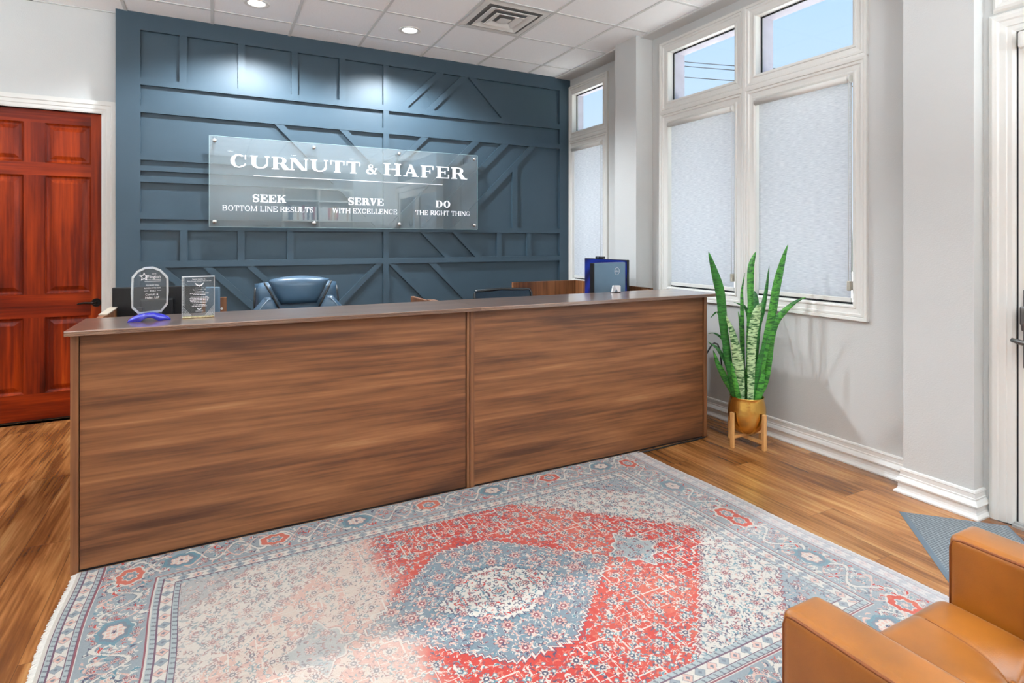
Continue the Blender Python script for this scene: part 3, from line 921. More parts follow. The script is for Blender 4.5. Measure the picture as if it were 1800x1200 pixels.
    if ch == '&':
        w = 0.92 * W
        pts = [(w * 0.98, 0.55), (w * 0.86, 0.34), (w * 0.66, 0.1), (w * 0.42, 0.02), (w * 0.16, 0.10), (w * 0.08, 0.27), (w * 0.18, 0.42), (w * 0.42, 0.56),
               (w * 0.62, 0.72), (w * 0.60, 0.9), (w * 0.45, 0.98), (w * 0.30, 0.90), (w * 0.30, 0.74), (w * 0.44, 0.54), (w * 0.66, 0.28), (w * 0.86, 0.06), (w * 1.0, 0.06)]
        ws = [n, n, n * 1.3, n * 1.5, t * 0.8, t * 1.0, t * 0.7, n * 1.2, n * 1.6, n * 1.6, n, n * 1.6, t * 0.8, t, t, t * 0.7, n]
        return st(pts, ws) + [R(w * 0.84, w * 1.1, 0.55, 0.55 + n)], w + 0.1
    return [], 0.5 * W


def serif_text(txt, W=1.0, t=0.2, n=0.05, s=0.06, gap=0.12):
    polys = []; x = 0
    for ch in txt:
        p, a = glyph(ch, W, t, n, s)
        polys += [[(q[0] + x, q[1]) for q in poly] for poly in p]
        x += a + (gap if ch != ' ' else 0)
    return polys, x - gap


def place_words(txt, x0, x1, z0, z1, y, m, parent, **kw):
    total = serif_text(txt, **kw)[1]; x = 0.0
    gap = kw.get('gap', 0.12); sp_ = 0.42 * kw.get('W', 1.0)
    for wd in txt.split(' '):
        w = serif_text(wd, **kw)[1]
        place_text('word_lettering', wd, x0 + x / total * (x1 - x0), x0 + (x + w) / total * (x1 - x0), z0, z1, y, m, parent, **kw)
        x += w + gap + sp_


def place_text(name, txt, x0, x1, z0, z1, y, m, parent, **kw):
    """fit serif text into x0..x1, z0..z1 on a plane of constant y, a thin raised vinyl"""
    polys, w = serif_text(txt, **kw)
    sx_, sz = (x1 - x0) / w, (z1 - z0)
    mb = MB()
    for i, p in enumerate(polys): mb.prism([(x0 + a * sx_, z0 + b * sz) for a, b in p], lambda u, v, d: (u, d, v), y - 0.0012 - 0.00006 * (i % 12), y)
    return link(name, mb, m, parent, recalc=False)


def sans(txt, size, align='LEFT', spacing=1.0):
    c = bpy.data.curves.new('t', 'FONT'); c.body = txt; c.size = size; c.align_x = align; c.resolution_u = 3; c.space_character = spacing
    o = bpy.data.objects.new('t', c); COL.objects.link(o)
    bpy.context.view_layer.update()
    me = bpy.data.meshes.new_from_object(o.evaluated_get(bpy.context.evaluated_depsgraph_get()))
    vs = [v.co.copy() for v in me.vertices]; fs = [tuple(p.vertices) for p in me.polygons]
    bpy.data.objects.remove(o); bpy.data.curves.remove(c); bpy.data.meshes.remove(me)
    return vs, fs


def sans_on(mb, txt, size, fn, cx, cz, align='CENTER', fit=None):
    vs, fs = sans(txt, size)
    if not vs: return
    xs = [v.x for v in vs]; w = max(xs) - min(xs); k = (fit / w) if fit else 1.0
    x0 = min(xs)
    off = {'CENTER': -w * k / 2, 'LEFT': 0, 'RIGHT': -w * k}[align]
    mb.add([fn(cx + off + (v.x - x0) * k, cz + v.y) for v in vs], fs)


WING = [[(0.02, -0.10), (0.30, 0.02), (0.62, 0.34), (1.0, 0.52), (0.74, 0.20), (0.88, 0.22), (0.62, 0.02), (0.74, 0.02), (0.5, -0.12), (0.58, -0.14), (0.3, -0.24), (0.12, -0.22)]]
BODY = [[(-0.10, -0.10), (0.0, 0.06), (0.10, -0.10), (0.07, -0.34), (0.0, -0.46), (-0.07, -0.34)]]


def eagle(mb, fn, cx, cz, k):
    for poly in WING:
        for sg in (1, -1):
            c0 = (0.30 * sg, -0.1)
            pts = [(x * sg, z) for x, z in poly]
            for i in range(len(pts)):
                a, b = pts[i], pts[(i + 1) % len(pts)]
                mb.add([fn(cx + c0[0] * k, cz + c0[1] * k), fn(cx + a[0] * k, cz + a[1] * k), fn(cx + b[0] * k, cz + b[1] * k)], [(0, 1, 2)])
    mb.add([fn(cx + x * k, cz + z * k) for x, z in BODY[0]], [tuple(range(6))])


# ------------------------------------------------------------------ acrylic wall sign
SY = 5.372
sign = thing('wall_sign', (1.18, SY, 1.507), 'long clear acrylic wall sign with white lettering on the navy panelling', 'sign')
link('sign_panel', MB().box(-0.037, 2.40, SY, SY + 0.008, 1.508, 2.267), M['acrylic'], sign)
mb = MB()
e_ = 0.0016
mb.box(-0.037 - e_, -0.037, SY, SY + 0.008, 1.508, 2.267); mb.box(2.40, 2.40 + e_, SY, SY + 0.008, 1.508, 2.267)
mb.box(-0.037, 2.40, SY, SY + 0.008, 1.508 - e_, 1.508); mb.box(-0.037, 2.40, SY, SY + 0.008, 2.267, 2.267 + e_)
link('panel_edge', mb, M['acr_edge'], sign)
for x in (0.003, 0.795, 1.578, 2.367):
    for z in (2.230, 1.551):
        mb = MB().lathe((0, 0, 0), [(0.0, 0), (0.014, 0), (0.0165, 0.002), (0.0165, 0.010), (0.0165, 0.012)], 24)
        mb.v = [(x + a, SY - 0.012 + c, z + b) for a, b, c in mb.v]
        mb.cyl((x, SY + 0.008, z), (x, YB + 0.026, z), 0.011, None, 16)
        link('standoff', mb, M['chrome'], sign)
LY = SY - 0.0004
place_text('heading_lettering', 'CURNUTT', 0.119, 1.205, 2.015, 2.122, LY, M['letter'], sign, W=1.22, t=0.27, n=0.072, s=0.10, gap=0.17)
place_text('heading_lettering', '&', 1.262, 1.368, 2.018, 2.108, LY, M['letter'], sign, W=1.0, t=0.22, n=0.07)
place_text('heading_lettering', 'HAFER', 1.428, 2.255, 2.015, 2.130, LY, M['letter'], sign, W=1.22, t=0.27, n=0.072, s=0.10, gap=0.17)
link('rule_line', MB().box(0.30, 2.02, LY - 0.001, LY, 1.9475, 1.9515), M['letter'], sign)
for a in (('SEEK', 0.292, 0.561), ('SERVE', 1.096, 1.427), ('DO', 1.948, 2.103)):
    place_text('word_lettering', a[0], a[1], a[2], 1.724, 1.790, LY, M['letter'], sign, W=0.95, t=0.25, n=0.09, s=0.07, gap=0.10)
for a in (('BOTTOM LINE RESULTS', 0.061, 0.790), ('WITH EXCELLENCE', 0.955, 1.557), ('THE RIGHT THING', 1.740, 2.316)):
    place_words(a[0], a[1], a[2], 1.645, 1.690, LY, M['letter'], sign, W=0.95, t=0.14, n=0.065, s=0.06, gap=0.12)
# dark decal on the entrance door glass
mb = MB()
eagle(mb, lambda u, v: (3.502, u, v), -0.35, 1.72, 0.16)
sans_on(mb, 'CURNUTT & HAFER', 0.06, lambda u, v: (3.502, -0.70 - u, v), 0.35 - 0.70, 1.60, 'CENTER', 0.55)
link('window_decal', mb, M['black'], d2)

# ================================================================== RECEPTION DESKS
DZ = 1.000; DF = 2.945


def desk(name, xl, xr, ctop, label, endw_l, endw_r):
    r = thing('reception_desk', ((xl + xr) / 2, DF, 0), label, 'desk', 'reception desk units')
    link('end_panel', MB().box(xl, xl + endw_l, DF, 3.62, 0.0, DZ, 0.0015, 1), M['desk_v'], r)
    link('end_panel', MB().box(xr - endw_r, xr, DF, 3.62, 0.0, DZ, 0.0015, 1), M['desk_v'], r)
    link('front_panel', MB().box(xl + endw_l + 0.003, xr - endw_r - 0.004, DF + 0.009, DF + 0.034, 0.012, DZ), M['desk'], r)
    link('kick_shadow_strip', MB().box(xl + endw_l, xr - endw_r, DF + 0.016, DF + 0.03, 0.0, 0.012), M['rubber'], r, label='black strip standing in for the shadow gap')  # black strip put in as the shade below the front panel
    link('work_surface', MB().box(xl + endw_l, xr - endw_r, DF + 0.034, 3.62, 0.71, 0.74), M['desk_top'], r)
    # transaction counter with a grooved front edge
    y0, y1 = 2.869, 3.313
    z0, z1 = 1.0005, 1.0220
    prof = [(y0 + 0.004, z0), (y0, z0 + 0.002), (y0, z0 + 0.006), (y0 + 0.003, z0 + 0.0070), (y0, z0 + 0.008), (y0, z0 + 0.0125), (y0 + 0.003, z0 + 0.0135),
            (y0, z0 + 0.0145), (y0, z1 - 0.003), (y0 + 0.003, z1), (y1, z1), (y1, z0)]
    mb = MB().prism(prof, lambda u, v, d: (d, u, v), ctop[0], ctop[1])
    link('transaction_top', mb, M['desk_top'], r)
    return r


deskL = desk('reception_desk', -0.530, 1.268, (-0.537, 1.3050), 'left half of the walnut reception counter, two glass awards on its top', 0.028, 0.016)
deskR = desk('reception_desk', 1.272, 3.094, (1.3065, 3.120), 'right half of the walnut reception counter, nearer the snake plant', 0.026, 0.030)

# low wood-grain panels and returns behind the counter
rl = thing('desk_return', (-0.5, 4.0, 0), 'walnut side return behind the left end of the counter, carrying a black monitor', 'desk')
link('side_panel', MB().box(-0.530, -0.500, 3.625, 4.38, 0, 1.0), M['desk_v'], rl)
link('top_edge', MB().box(-0.534, -0.496, 3.625, 4.38, 1.0, 1.006), pmat('pale_edge_band', lin(190, 176, 158), 0.4, noise=0.03), rl)
link('back_panel', MB().box(-0.500, 0.075, 4.35, 4.38, 0, 1.004), M['desk_v'], rl)
link('work_surface', MB().box(-0.498, 0.075, 3.625, 4.348, 0.71, 0.74), M['desk_top'], rl)
mb = MB().cyl((0.045, 4.349, 0.93), (0.045, 4.345, 0.93), 0.008, None, 16)
link('cam_cap', mb, M['trim'], rl)

dv = thing('divider_panel', (1.27, 3.8, 0), 'narrow walnut divider panel behind the seam of the two counter halves', 'panel')
link('divider_board', MB().box(1.238, 1.262, 3.625, 3.93, 0, 0.995), M['desk_v'], dv)
link('divider_foot', MB().box(1.225, 1.275, 3.64, 3.92, 0, 0.03), M['desk_v'], dv)

rr = thing('desk_return', (3.0, 4.2, 0), 'walnut corner return behind the right end of the counter, by the small window', 'desk')
link('back_panel', MB().box(2.475, 3.20, 4.72, 4.75, 0, 1.002), M['desk_v'], rr)
link('side_panel', MB().box(3.17, 3.20, 3.625, 4.718, 0, 1.002), M['desk_v'], rr)
link('work_surface', MB().box(2.475, 3.168, 3.625, 4.718, 0.71, 0.74), M['desk_top'], rr)

# ------------------------------------------------------------------ monitor, left (seen from behind)
mn = thing('monitor', (-0.36, 3.97, 0.742), 'black computer monitor seen from behind, left of the glass awards', 'monitor')
rm = Matrix.Translation((-0.36, 3.99, 0)) @ Matrix.Rotation(math.radians(-6), 4, 'Z')
mb = MB().box(-0.165, 0.295, -0.012, 0.012, 0.80, 1.118, 0.006, 2, rot=rm)
link('display_shell', mb, M['black'], mn)
mb = MB().box(-0.02, 0.15, -0.04, -0.012, 0.88, 1.05, 0.01, 2, rot=rm)
link('rear_housing', mb, M['black'], mn)
mb = MB().box(-0.045, 0.0, -0.075, -0.04, 0.965, 1.0, 0.004, 2, rot=rm)
link('cable_box', mb, M['black'], mn)
mb = MB().box(0.04, 0.09, -0.06, -0.03, 0.752, 0.98, 0.004, 1, rot=rm)
link('stand_neck', mb, M['black'], mn)
mb = MB().box(-0.05, 0.18, -0.12, 0.06, 0.742, 0.754, 0.004, 1, rot=rm)
link('stand_base', mb, M['black'], mn)
mb = MB()
rm2 = Matrix.Translation((-0.02, 4.05, 0)) @ Matrix.Rotation(math.radians(-35), 4, 'Z')
mb.box(-0.03, 0.06, -0.01, 0.01, 0.752, 1.10, 0.003, 1, rot=rm2)
ts = thing('tablet_stand', (-0.02, 4.05, 0.742), 'slim blue-grey upright tablet screen edge beside the black monitor', 'tablet')
link('slab', mb, M['grey_shell'], ts)
link('foot', MB().box(-0.05, 0.10, -0.05, 0.05, 0.742, 0.752, 0.003, 1, rot=rm2), M['black'], ts)

# ------------------------------------------------------------------ two screens, right
def slab_between(p, q, z0, z1, th):
    d = Vector((q[0] - p[0], q[1] - p[1], 0)); L_ = d.length; a = math.atan2(d.y, d.x)
    R_ = Matrix.Translation((p[0], p[1], 0)) @ Matrix.Rotation(a, 4, 'Z')
    return MB().box(0, L_, 0, th, z0, z1, 0.004, 2, rot=R_), R_, L_


P1, P2, P3 = (3.03, 4.36), (3.02, 3.735), (2.62, 3.645)
mA = thing('monitor', (3.05, 4.05, 0.742), 'blue-screen monitor turned sideways at the right end of the counter', 'monitor')
mb, R_, L_ = slab_between(P1, P2, 0.80, 1.232, 0.022)
link('display_shell', mb, M['black'], mA)
mb = MB().box(0.006, L_ - 0.006, -0.0015, -0.0002, 0.806, 1.226, rot=R_)
link('screen', mb, M['screen'], mA, label='blue lit screen')
link('stand_neck', MB().box(L_ / 2 - 0.02, L_ / 2 + 0.02, 0.022, 0.05, 0.752, 1.0, rot=R_), M['black'], mA)
link('stand_base', MB().box(L_ / 2 - 0.11, L_ / 2 + 0.11, -0.06, 0.07, 0.742, 0.752, rot=R_), M['black'], mA)
wc = thing('webcam', (3.04, 4.15, 1.232), 'small black webcam clipped on top of the blue-screen monitor', 'webcam')
link('camera_body', MB().box(0.19, 0.28, -0.015, 0.03, 1.2325, 1.252, 0.005, 2, rot=R_), M['black'], wc)
link('camera_lens', MB().cyl(R_ @ Vector((0.235, -0.015, 1.243)), R_ @ Vector((0.235, -0.019, 1.243)), 0.007, None, 16), M['grey_shell'], wc)
mB_ = thing('monitor', (2.80, 3.69, 0.742), 'grey-blue monitor back with round emblem, in front of the blue screen', 'monitor')
mb, R2, L2 = slab_between(P3, (2.985, 3.715), 0.80, 1.215, 0.03)
link('display_shell', mb, M['grey_shell'], mB_)
link('bezel', MB().box(-0.008, 0.004, -0.002, 0.034, 0.80, 1.215, rot=R2), M['black'], mB_)
mb = MB()
cx_, cz_ = L2 * 0.72, 1.145
pts = [R2 @ Vector((cx_ + 0.028 * math.cos(2 * PI * i / 28), -0.0012, cz_ + 0.028 * math.sin(2 * PI * i / 28))) for i in range(29)]
mb.tube(pts, 0.0016, 6)
sans_on(mb, 'DELL', 0.02, lambda u, v: R2 @ Vector((u, -0.001, v)), cx_, cz_ - 0.006, 'CENTER', 0.042)
link('round_emblem', mb, M['letter'], mB_, label='pale round emblem')
link('stand_neck', MB().box(L2 / 2 - 0.02, L2 / 2 + 0.02, -0.02, 0.0, 0.752, 0.9, rot=R2), M['black'], mB_)
link('stand_base', MB().box(L2 / 2 - 0.08, L2 / 2 + 0.08, -0.05, 0.07, 0.742, 0.752, rot=R2), M['black'], mB_)

hs = thing('card_holder', (2.50, 3.27, 1.022), 'small white tag holder on the counter before the grey-blue monitor', 'holder')
hx, hy_ = 2.535, 3.255
mb = MB()
pol = [(-0.033, 0.004), (-0.022, 0.050), (0.026, 0.050), (0.033, 0.044), (0.033, 0.006), (0.012, 0.004), (0.0, 0.027), (-0.013, 0.004)]
n_ = len(pol)
mb.prism(pol[:3] + pol[3:5] + [pol[5], pol[6]], lambda u, v, d: (hx + u * 0.95, hy_ + u * -0.25 + d, 1.022 + v), 0, 0.012)
mb.prism([pol[0], pol[1], pol[6], pol[7]], lambda u, v, d: (hx + u * 0.95, hy_ + u * -0.25 + d, 1.022 + v), 0, 0.012)
link('white_clip', mb, M['paper'], hs)
link('black_foot', MB().box(hx - 0.03, hx + 0.028, hy_ - 0.012, hy_ + 0.03, 1.022, 1.0265), M['black'], hs)

# ------------------------------------------------------------------ navy leather office chair
oc = thing('office_chair', (0.512, 4.25, 0), 'navy leather office chair with curved padded headrest behind the counter', 'chair')
CY = 4.22


def pad(x0, x1, z0, z1, yc, th, bul, taper=0.0, nx=20, nz=14, arch=0.0, smooth=True):
    """soft cushion: bulged on the front (-Y), slightly on the back"""
    mb = MB(); vs = []; fs = []
    for side in (0, 1):
        for j in range(nz + 1):
            for i in range(nx + 1):
                u = i / nx * 2 - 1; v = j / nz * 2 - 1
                eu = (1 - abs(u) ** 4); ev = (1 - abs(v) ** 4)
                w = (eu * ev) ** 0.5
                xm = (x0 + x1) / 2; hw = (x1 - x0) / 2 * (1 - taper * (1 - v) / 2)
                x = xm + u * hw
                z = (z0 + z1) / 2 + v * (z1 - z0) / 2 + arch * (1 - u * u) * (v + 1) / 2
                y = yc + (-1 if side == 0 else 1) * (th / 2) * w - (bul * (1 - u * u) if side == 0 else 0) * w
                vs.append((x, y, z))
    m = (nx + 1) * (nz + 1)
    for s_ in (0, 1):
        for j in range(nz):
            for i in range(nx):
                a = s_ * m + j * (nx + 1) + i
                q = (a, a + 1, a + nx + 2, a + nx + 1)
                fs.append(q if s_ == 0 else q[::-1])
    mb.add(vs, fs, True)
    return mb


link('backrest', pad(0.245, 0.785, 0.50, 1.095, CY + 0.05, 0.13, 0.0, taper=0.05, arch=0.02), M['navy_leather'], oc)
link('headrest', pad(0.318, 0.725, 0.955, 1.122, CY - 0.02, 0.13, 0.02, taper=0.42, arch=0.025), M['navy_leather'], oc)
for sg, x in ((-1, 0.30), (1, 0.735)):
    mb = MB()
    t_ = [(x - sg * 0.0, CY - 0.04, 1.105), (x - sg * 0.03, CY - 0.07, 1.05), (x - sg * 0.075, CY - 0.075, 0.96), (x - sg * 0.1, CY - 0.07, 0.90)]
    mb.tube(t_, 0.007, 8)
    link('piping', mb, M['black'], oc)
    mb = MB()
    mb.v = []
    pd = pad(x - 0.10 + sg * 0.0, x + 0.10, 0.72, 1.01, CY - 0.06, 0.08, 0.0, taper=-0.2)
    cxm = x - sg * 0.03
    pd.v = [(cxm + (a - cxm) * (0.25 + 0.75 * min(1, max(0, (1.01 - c) / 0.12))), b, c) for a, b, c in pd.v]
    link('lumbar_wing', pd, M['navy_leather'], oc)
    mb = MB().tube([(x - sg * 0.02, CY - 0.10, 1.0), (x + sg * 0.02, CY - 0.11, 0.955), (x + sg * 0.045, CY - 0.11, 0.92)], 0.0028, 6)
    link('stitching', mb, M['stitch'], oc)
    mb = MB().tube([(0.515 + sg * 0.268, CY + 0.03, 1.07), (0.515 + sg * 0.276, CY + 0.0, 0.98), (0.515 + sg * 0.272, CY + 0.0, 0.8), (0.515 + sg * 0.262, CY + 0.0, 0.55)], 0.006, 8)
    link('piping', mb, M['black'], oc)
    mb = MB().tube([(0.515 + sg * 0.30, CY - 0.02, 0.50), (0.515 + sg * 0.32, CY - 0.05, 0.66), (0.515 + sg * 0.32, CY - 0.30, 0.66), (0.515 + sg * 0.29, CY - 0.38, 0.48)], 0.02, 10)
    link('armrest', mb, M['black'], oc)
link('seat_cushion', MB().box(0.25, 0.78, CY - 0.50, CY + 0.02, 0.42, 0.53, 0.045, 4), M['navy_leather'], oc)
link('gas_post', MB().cyl((0.515, CY - 0.24, 0.09), (0.515, CY - 0.24, 0.42), 0.028, None, 16), M['chrome'], oc)
for k in range(5):
    a = 2 * PI * k / 5 + 0.3
    c_ = Vector((0.515, CY - 0.24, 0)); e2 = c_ + Vector((math.cos(a) * 0.29, math.sin(a) * 0.29, 0))
    lg = link('base_arm', MB().tube([c_ + Vector((0, 0, 0.10)), e2 + Vector((0, 0, 0.065))], [0.026, 0.016], 10), M['black'], oc)
    link('caster', MB().cyl(e2 + Vector((-0.012, -0.02, 0.028)), e2 + Vector((0.012, 0.02, 0.028)), 0.028, None, 16), M['black'], lg)

# low-back chair on the right
tc_ = thing('task_chair', (1.98, 3.95, 0), 'dark mesh task chair, only its top rail above the right counter half', 'chair')
mb = MB()
pts = [(1.735, 3.93, 0.80), (1.735, 3.935, 0.985), (1.752, 3.95, 1.008), (1.98, 3.985, 1.016), (2.208, 3.95, 1.008), (2.225, 3.935, 0.985), (2.225, 3.93, 0.80), (2.2, 3.95, 0.56), (1.76, 3.95, 0.56), (1.735, 3.93, 0.80)]
mb.tube(pts, 0.011, 8)
link('back_frame', mb, M['black'], tc_)
mb = MB(); vs = []; fs = []
for j in range(9):
    for i in range(13):
        u = i / 12; v = j / 8
        vs.append((1.738 + 0.484 * u, 3.936 + 0.045 * math.sin(PI * u), 0.57 + 0.443 * v))
for j in range(8):
    for i in range(12): fs.append((j * 13 + i, j * 13 + i + 1, (j + 1) * 13 + i + 1, (j + 1) * 13 + i))
mb.add(vs, fs, True); mb.add([(a, b + 0.008, c) for a, b, c in vs], fs, True)
link('mesh_back', mb, M['mesh_fab'], tc_)
link('seat_cushion', MB().box(1.74, 2.22, 3.66, 3.93, 0.43, 0.50, 0.03, 3), M['mesh_fab'], tc_)
link('gas_post', MB().cyl((1.98, 3.86, 0.09), (1.98, 3.86, 0.43), 0.026, None, 14), M['black'], tc_)
for k in range(5):
    a = 2 * PI * k / 5 + 0.9
    c_ = Vector((1.98, 3.88, 0)); e2 = c_ + Vector((math.cos(a) * 0.22, math.sin(a) * 0.22, 0))
    lg = link('base_arm', MB().tube([c_ + Vector((0, 0, 0.10)), e2 + Vector((0, 0, 0.06))], [0.024, 0.014], 10), M['black'], tc_)
    link('caster', MB().cyl(e2 + Vector((-0.012, -0.02, 0.026)), e2 + Vector((0.012, 0.02, 0.026)), 0.026, None, 14), M['black'], lg)

# ================================================================== AWARDS on the counter
TZ = 1.0222


def plate(poly, z0, R_, th, inset, mat_body, mat_edge, parent):
    """bevelled crystal plate: flat front/back faces plus bright bevel ring. poly (u,v), local y = thickness"""
    n = len(poly)
    cx = sum(p[0] for p in poly) / n; cz = sum(p[1] for p in poly) / n
    inn = []
    for (x, z) in poly:
        d = math.hypot(x - cx, z - cz); k = (d - inset * 1.25) / d
        inn.append((cx + (x - cx) * k, cz + (z - cz) * k))
    T3 = lambda u, y, v: R_ @ Vector((u, y, z0 + v))
    mb = MB()
    mb.add([T3(u, -th / 2, v) for u, v in inn], [tuple(range(n))])
    mb.add([T3(u, th / 2, v) for u, v in inn], [tuple(range(n))])
    link('crystal_face', mb, mat_body, parent, recalc=False)
    mb = MB()
    for sg in (-1, 1):
        vs = [T3(u, sg * th / 2, v) for u, v in inn] + [T3(u, sg * th * 0.22, v) for u, v in poly]
        mb.add(vs, [(i, (i + 1) % n, n + (i + 1) % n, n + i) for i in range(n)])
    vs = [T3(u, -th * 0.22, v) for u, v in poly] + [T3(u, th * 0.22, v) for u, v in poly]
    mb.add(vs, [(i, (i + 1) % n, n + (i + 1) % n, n + i) for i in range(n)])
    link('bevelled_edge', mb, mat_edge, parent)
    return T3


RA = Matrix.Translation((-0.262, 3.095, 0)) @ Matrix.Rotation(math.radians(3), 4, 'Z')
aw = thing('crystal_award', (-0.262, 3.095, TZ), 'arched octagonal crystal award on a cobalt blue glass base', 'award')
poly = [(-0.043, 0.0), (-0.070, 0.030), (-0.073, 0.10), (-0.070, 0.172), (-0.050, 0.200), (-0.020, 0.216), (0.012, 0.218), (0.042, 0.204), (0.067, 0.176), (0.073, 0.165), (0.074, 0.10), (0.070, 0.040), (0.045, 0.006)]
T3 = plate(poly, TZ + 0.030, RA, 0.024, 0.0075, M['crystal'], M['crystal_edge'], aw)
mb = MB()
fa = lambda u, v: T3(u, -0.0128, v)
S5 = []
for i in range(10):
    r = 0.021 if i % 2 == 0 else 0.009
    S5.append((-0.022 + r * math.cos(PI / 2 + i * PI / 5) * 1.0, 0.172 + r * math.sin(PI / 2 + i * PI / 5)))
for i in range(10):
    a, b = S5[i], S5[(i + 1) % 10]
    ca = (-0.022, 0.172)
    k = 0.72
    mb.add([fa(*a), fa(*b), fa(ca[0] + (b[0] - ca[0]) * k, ca[1] + (b[1] - ca[1]) * k), fa(ca[0] + (a[0] - ca[0]) * k, ca[1] + (a[1] - ca[1]) * k)], [(0, 1, 2, 3)])
sans_on(mb, 'GREATER', 0.0055, fa, 0.008, 0.183, 'LEFT', 0.017)
sans_on(mb, 'Arlington', 0.023, fa, -0.019, 0.164, 'LEFT', 0.060)
sans_on(mb, 'CHAMBER OF COMMERCE', 0.006, fa, 0.012, 0.1555, 'CENTER', 0.062)
sans_on(mb, 'FOR PROFIT SMALL', 0.008, fa, 0.011, 0.130, 'CENTER', 0.052)
sans_on(mb, 'BUSINESS OF THE YEAR', 0.008, fa, 0.010, 0.1175, 'CENTER', 0.064)
sans_on(mb, '2022', 0.0085, fa, 0.011, 0.1045, 'CENTER', 0.024)
mb.add([fa(-0.022, 0.107), fa(-0.006, 0.107), fa(-0.006, 0.1078), fa(-0.022, 0.1078)], [(0, 1, 2, 3)])
mb.add([fa(0.028, 0.107), fa(0.044, 0.107), fa(0.044, 0.1078), fa(0.028, 0.1078)], [(0, 1, 2, 3)])
sans_on(mb, 'Curnutt &', 0.0145, fa, 0.008, 0.086, 'CENTER', 0.050)
sans_on(mb, 'Hafer, LLP', 0.0145, fa, 0.010, 0.0715, 'CENTER', 0.054)
mb.add([fa(-0.020, 0.150), fa(0.043, 0.150), fa(0.043, 0.1510), fa(-0.020, 0.1510)], [(0, 1, 2, 3)])
link('engraving', mb, M['letter'], aw, recalc=False, label='frosted white engraved text and star')
# arched cobalt base
mb = MB(); vs = []; fs = []
nn = 24
for i in range(nn + 1):
    t = i / nn; x = -0.086 + 0.168 * t
    zt = 0.005 + 0.034 * math.sin(PI * t) ** 0.7
    zb = max(0.0, 0.016 * math.sin(PI * (t - 0.3) / 0.4)) if 0.3 < t < 0.7 else 0.0
    for y, z in ((-0.032, zb), (-0.026, zt - 0.004), (0, zt), (0.026, zt - 0.004), (0.032, zb)):
        vs.append(RA @ Vector((x, y * (1 - 0.25 * abs(2 * t - 1)), TZ + z)))
for i in range(nn):
    for k in range(5): fs.append((i * 5 + k, i * 5 + (k + 1) % 5, (i + 1) * 5 + (k + 1) % 5, (i + 1) * 5 + k))
fs += [tuple(range(5)), tuple(range(nn * 5, nn * 5 + 5))]
mb.add(vs, fs, True)
link('glass_base', mb, M['cobalt'], aw, label='cobalt blue arched glass base')

RB = Matrix.Translation((-0.067, 3.10, 0)) @ Matrix.Rotation(math.radians(2), 4, 'Z')
ab = thing('crystal_award', (-0.067, 3.10, TZ), 'rectangular clear crystal award with fan-cut lower corners and eagle emblem', 'award')
poly = [(-0.069, 0.0), (0.069, 0.0), (0.069, 0.199), (-0.069, 0.199)]
T4 = plate(poly, TZ, RB, 0.022, 0.0045, M['crystal'], M['crystal_edge'], ab)
mb = MB()
for sg in (-1, 1):
    mb = MB()
    for k in range(7):
        a = k * 0.0068
        x0, z0 = sg * 0.066, 0.060 - a * 1.15
        x1, z1 = sg * (0.030 + 0.0045 * k), 0.012 - a * 0.0
        if z0 < 0.014: continue
        w = 0.0016
        p = [T4(x0, -0.0125, z0), T4(x0, -0.0125, z0 - w * 1.6), T4(x1, -0.0125, z1), T4(x1 - sg * w * 1.2, -0.0125, z1)]
        mb.add(p, [(0, 1, 2, 3)])
    link('fan_cuts', mb, M['crystal_edge'], ab, recalc=False, label='fan-shaped cut facets')
mb = MB()
for k in range(26):
    z = 0.062 + k * 0.0052
    mb.add([T4(-0.066, -0.0125, z), T4(-0.060, -0.0125, z), T4(-0.060, -0.0125, z + 0.0022), T4(-0.066, -0.0125, z + 0.003)], [(0, 1, 2, 3)])
mb.add([T4(-0.0585, -0.0125, 0.055), T4(-0.0575, -0.0125, 0.055), T4(-0.0575, -0.0125, 0.193), T4(-0.0585, -0.0125, 0.193)], [(0, 1, 2, 3)])
link('edge_sparkle', mb, M['crystal_edge'], ab, recalc=False)  # pale dabs coloured in as glints down the edge
mb = MB()
fb = lambda u, v: T4(u + 0.004, -0.0127, v)
sans_on(mb, 'Special thanks to...', 0.0085, fb, 0, 0.182, 'CENTER', 0.058)
sans_on(mb, 'Robin Curnutt, Douglas Hafer and staff', 0.0060, fb, 0, 0.1735, 'CENTER', 0.100)
eagle(mb, fb, 0, 0.157, 0.020)
mb.box(-0.012, 0.012, -0.0001, 0.0, 0, 0.0001) if False else None
sans_on(mb, 'CURNUTT & HAFER', 0.0045, fb, 0, 0.1415, 'CENTER', 0.036)
sans_on(mb, 'Curnutt & Hafer, LLP', 0.0075, fb, 0, 0.132, 'CENTER', 0.054)
for z, w in ((0.1235, 0.040), (0.116, 0.078), (0.1095, 0.052), (0.0985, 0.074), (0.0918, 0.080), (0.0851, 0.078), (0.0784, 0.074), (0.0717, 0.060), (0.0625, 0.05), (0.0555, 0.062)):
    # lines too small to read: broken word-like dashes
    rnd = random.Random(int(z * 1e5)); x = -w / 2
    while x < w / 2:
        l_ = min(rnd.uniform(0.004, 0.012), w / 2 - x)
        mb.add([fb(x, z), fb(x + l_, z), fb(x + l_, z + 0.0027), fb(x, z + 0.0027)], [(0, 1, 2, 3)])
        x += l_ + 0.0018
eagle(mb, fb, 0, 0.043, 0.012)
sans_on(mb, 'Allmand', 0.008, fb, 0, 0.035, 'CENTER', 0.03) if False else None
mb.add([fb(-0.016, 0.032), fb(0.016, 0.032), fb(0.016, 0.0335), fb(-0.016, 0.0335)], [(0, 1, 2, 3)])
link('engraving', mb, M['letter'], ab, recalc=False, label='frosted white engraved text and eagle')
mb = MB().box(-0.067, 0.067, -0.010, 0.010, TZ + 0.0005, TZ + 0.009, 0.002, 1, rot=RB)
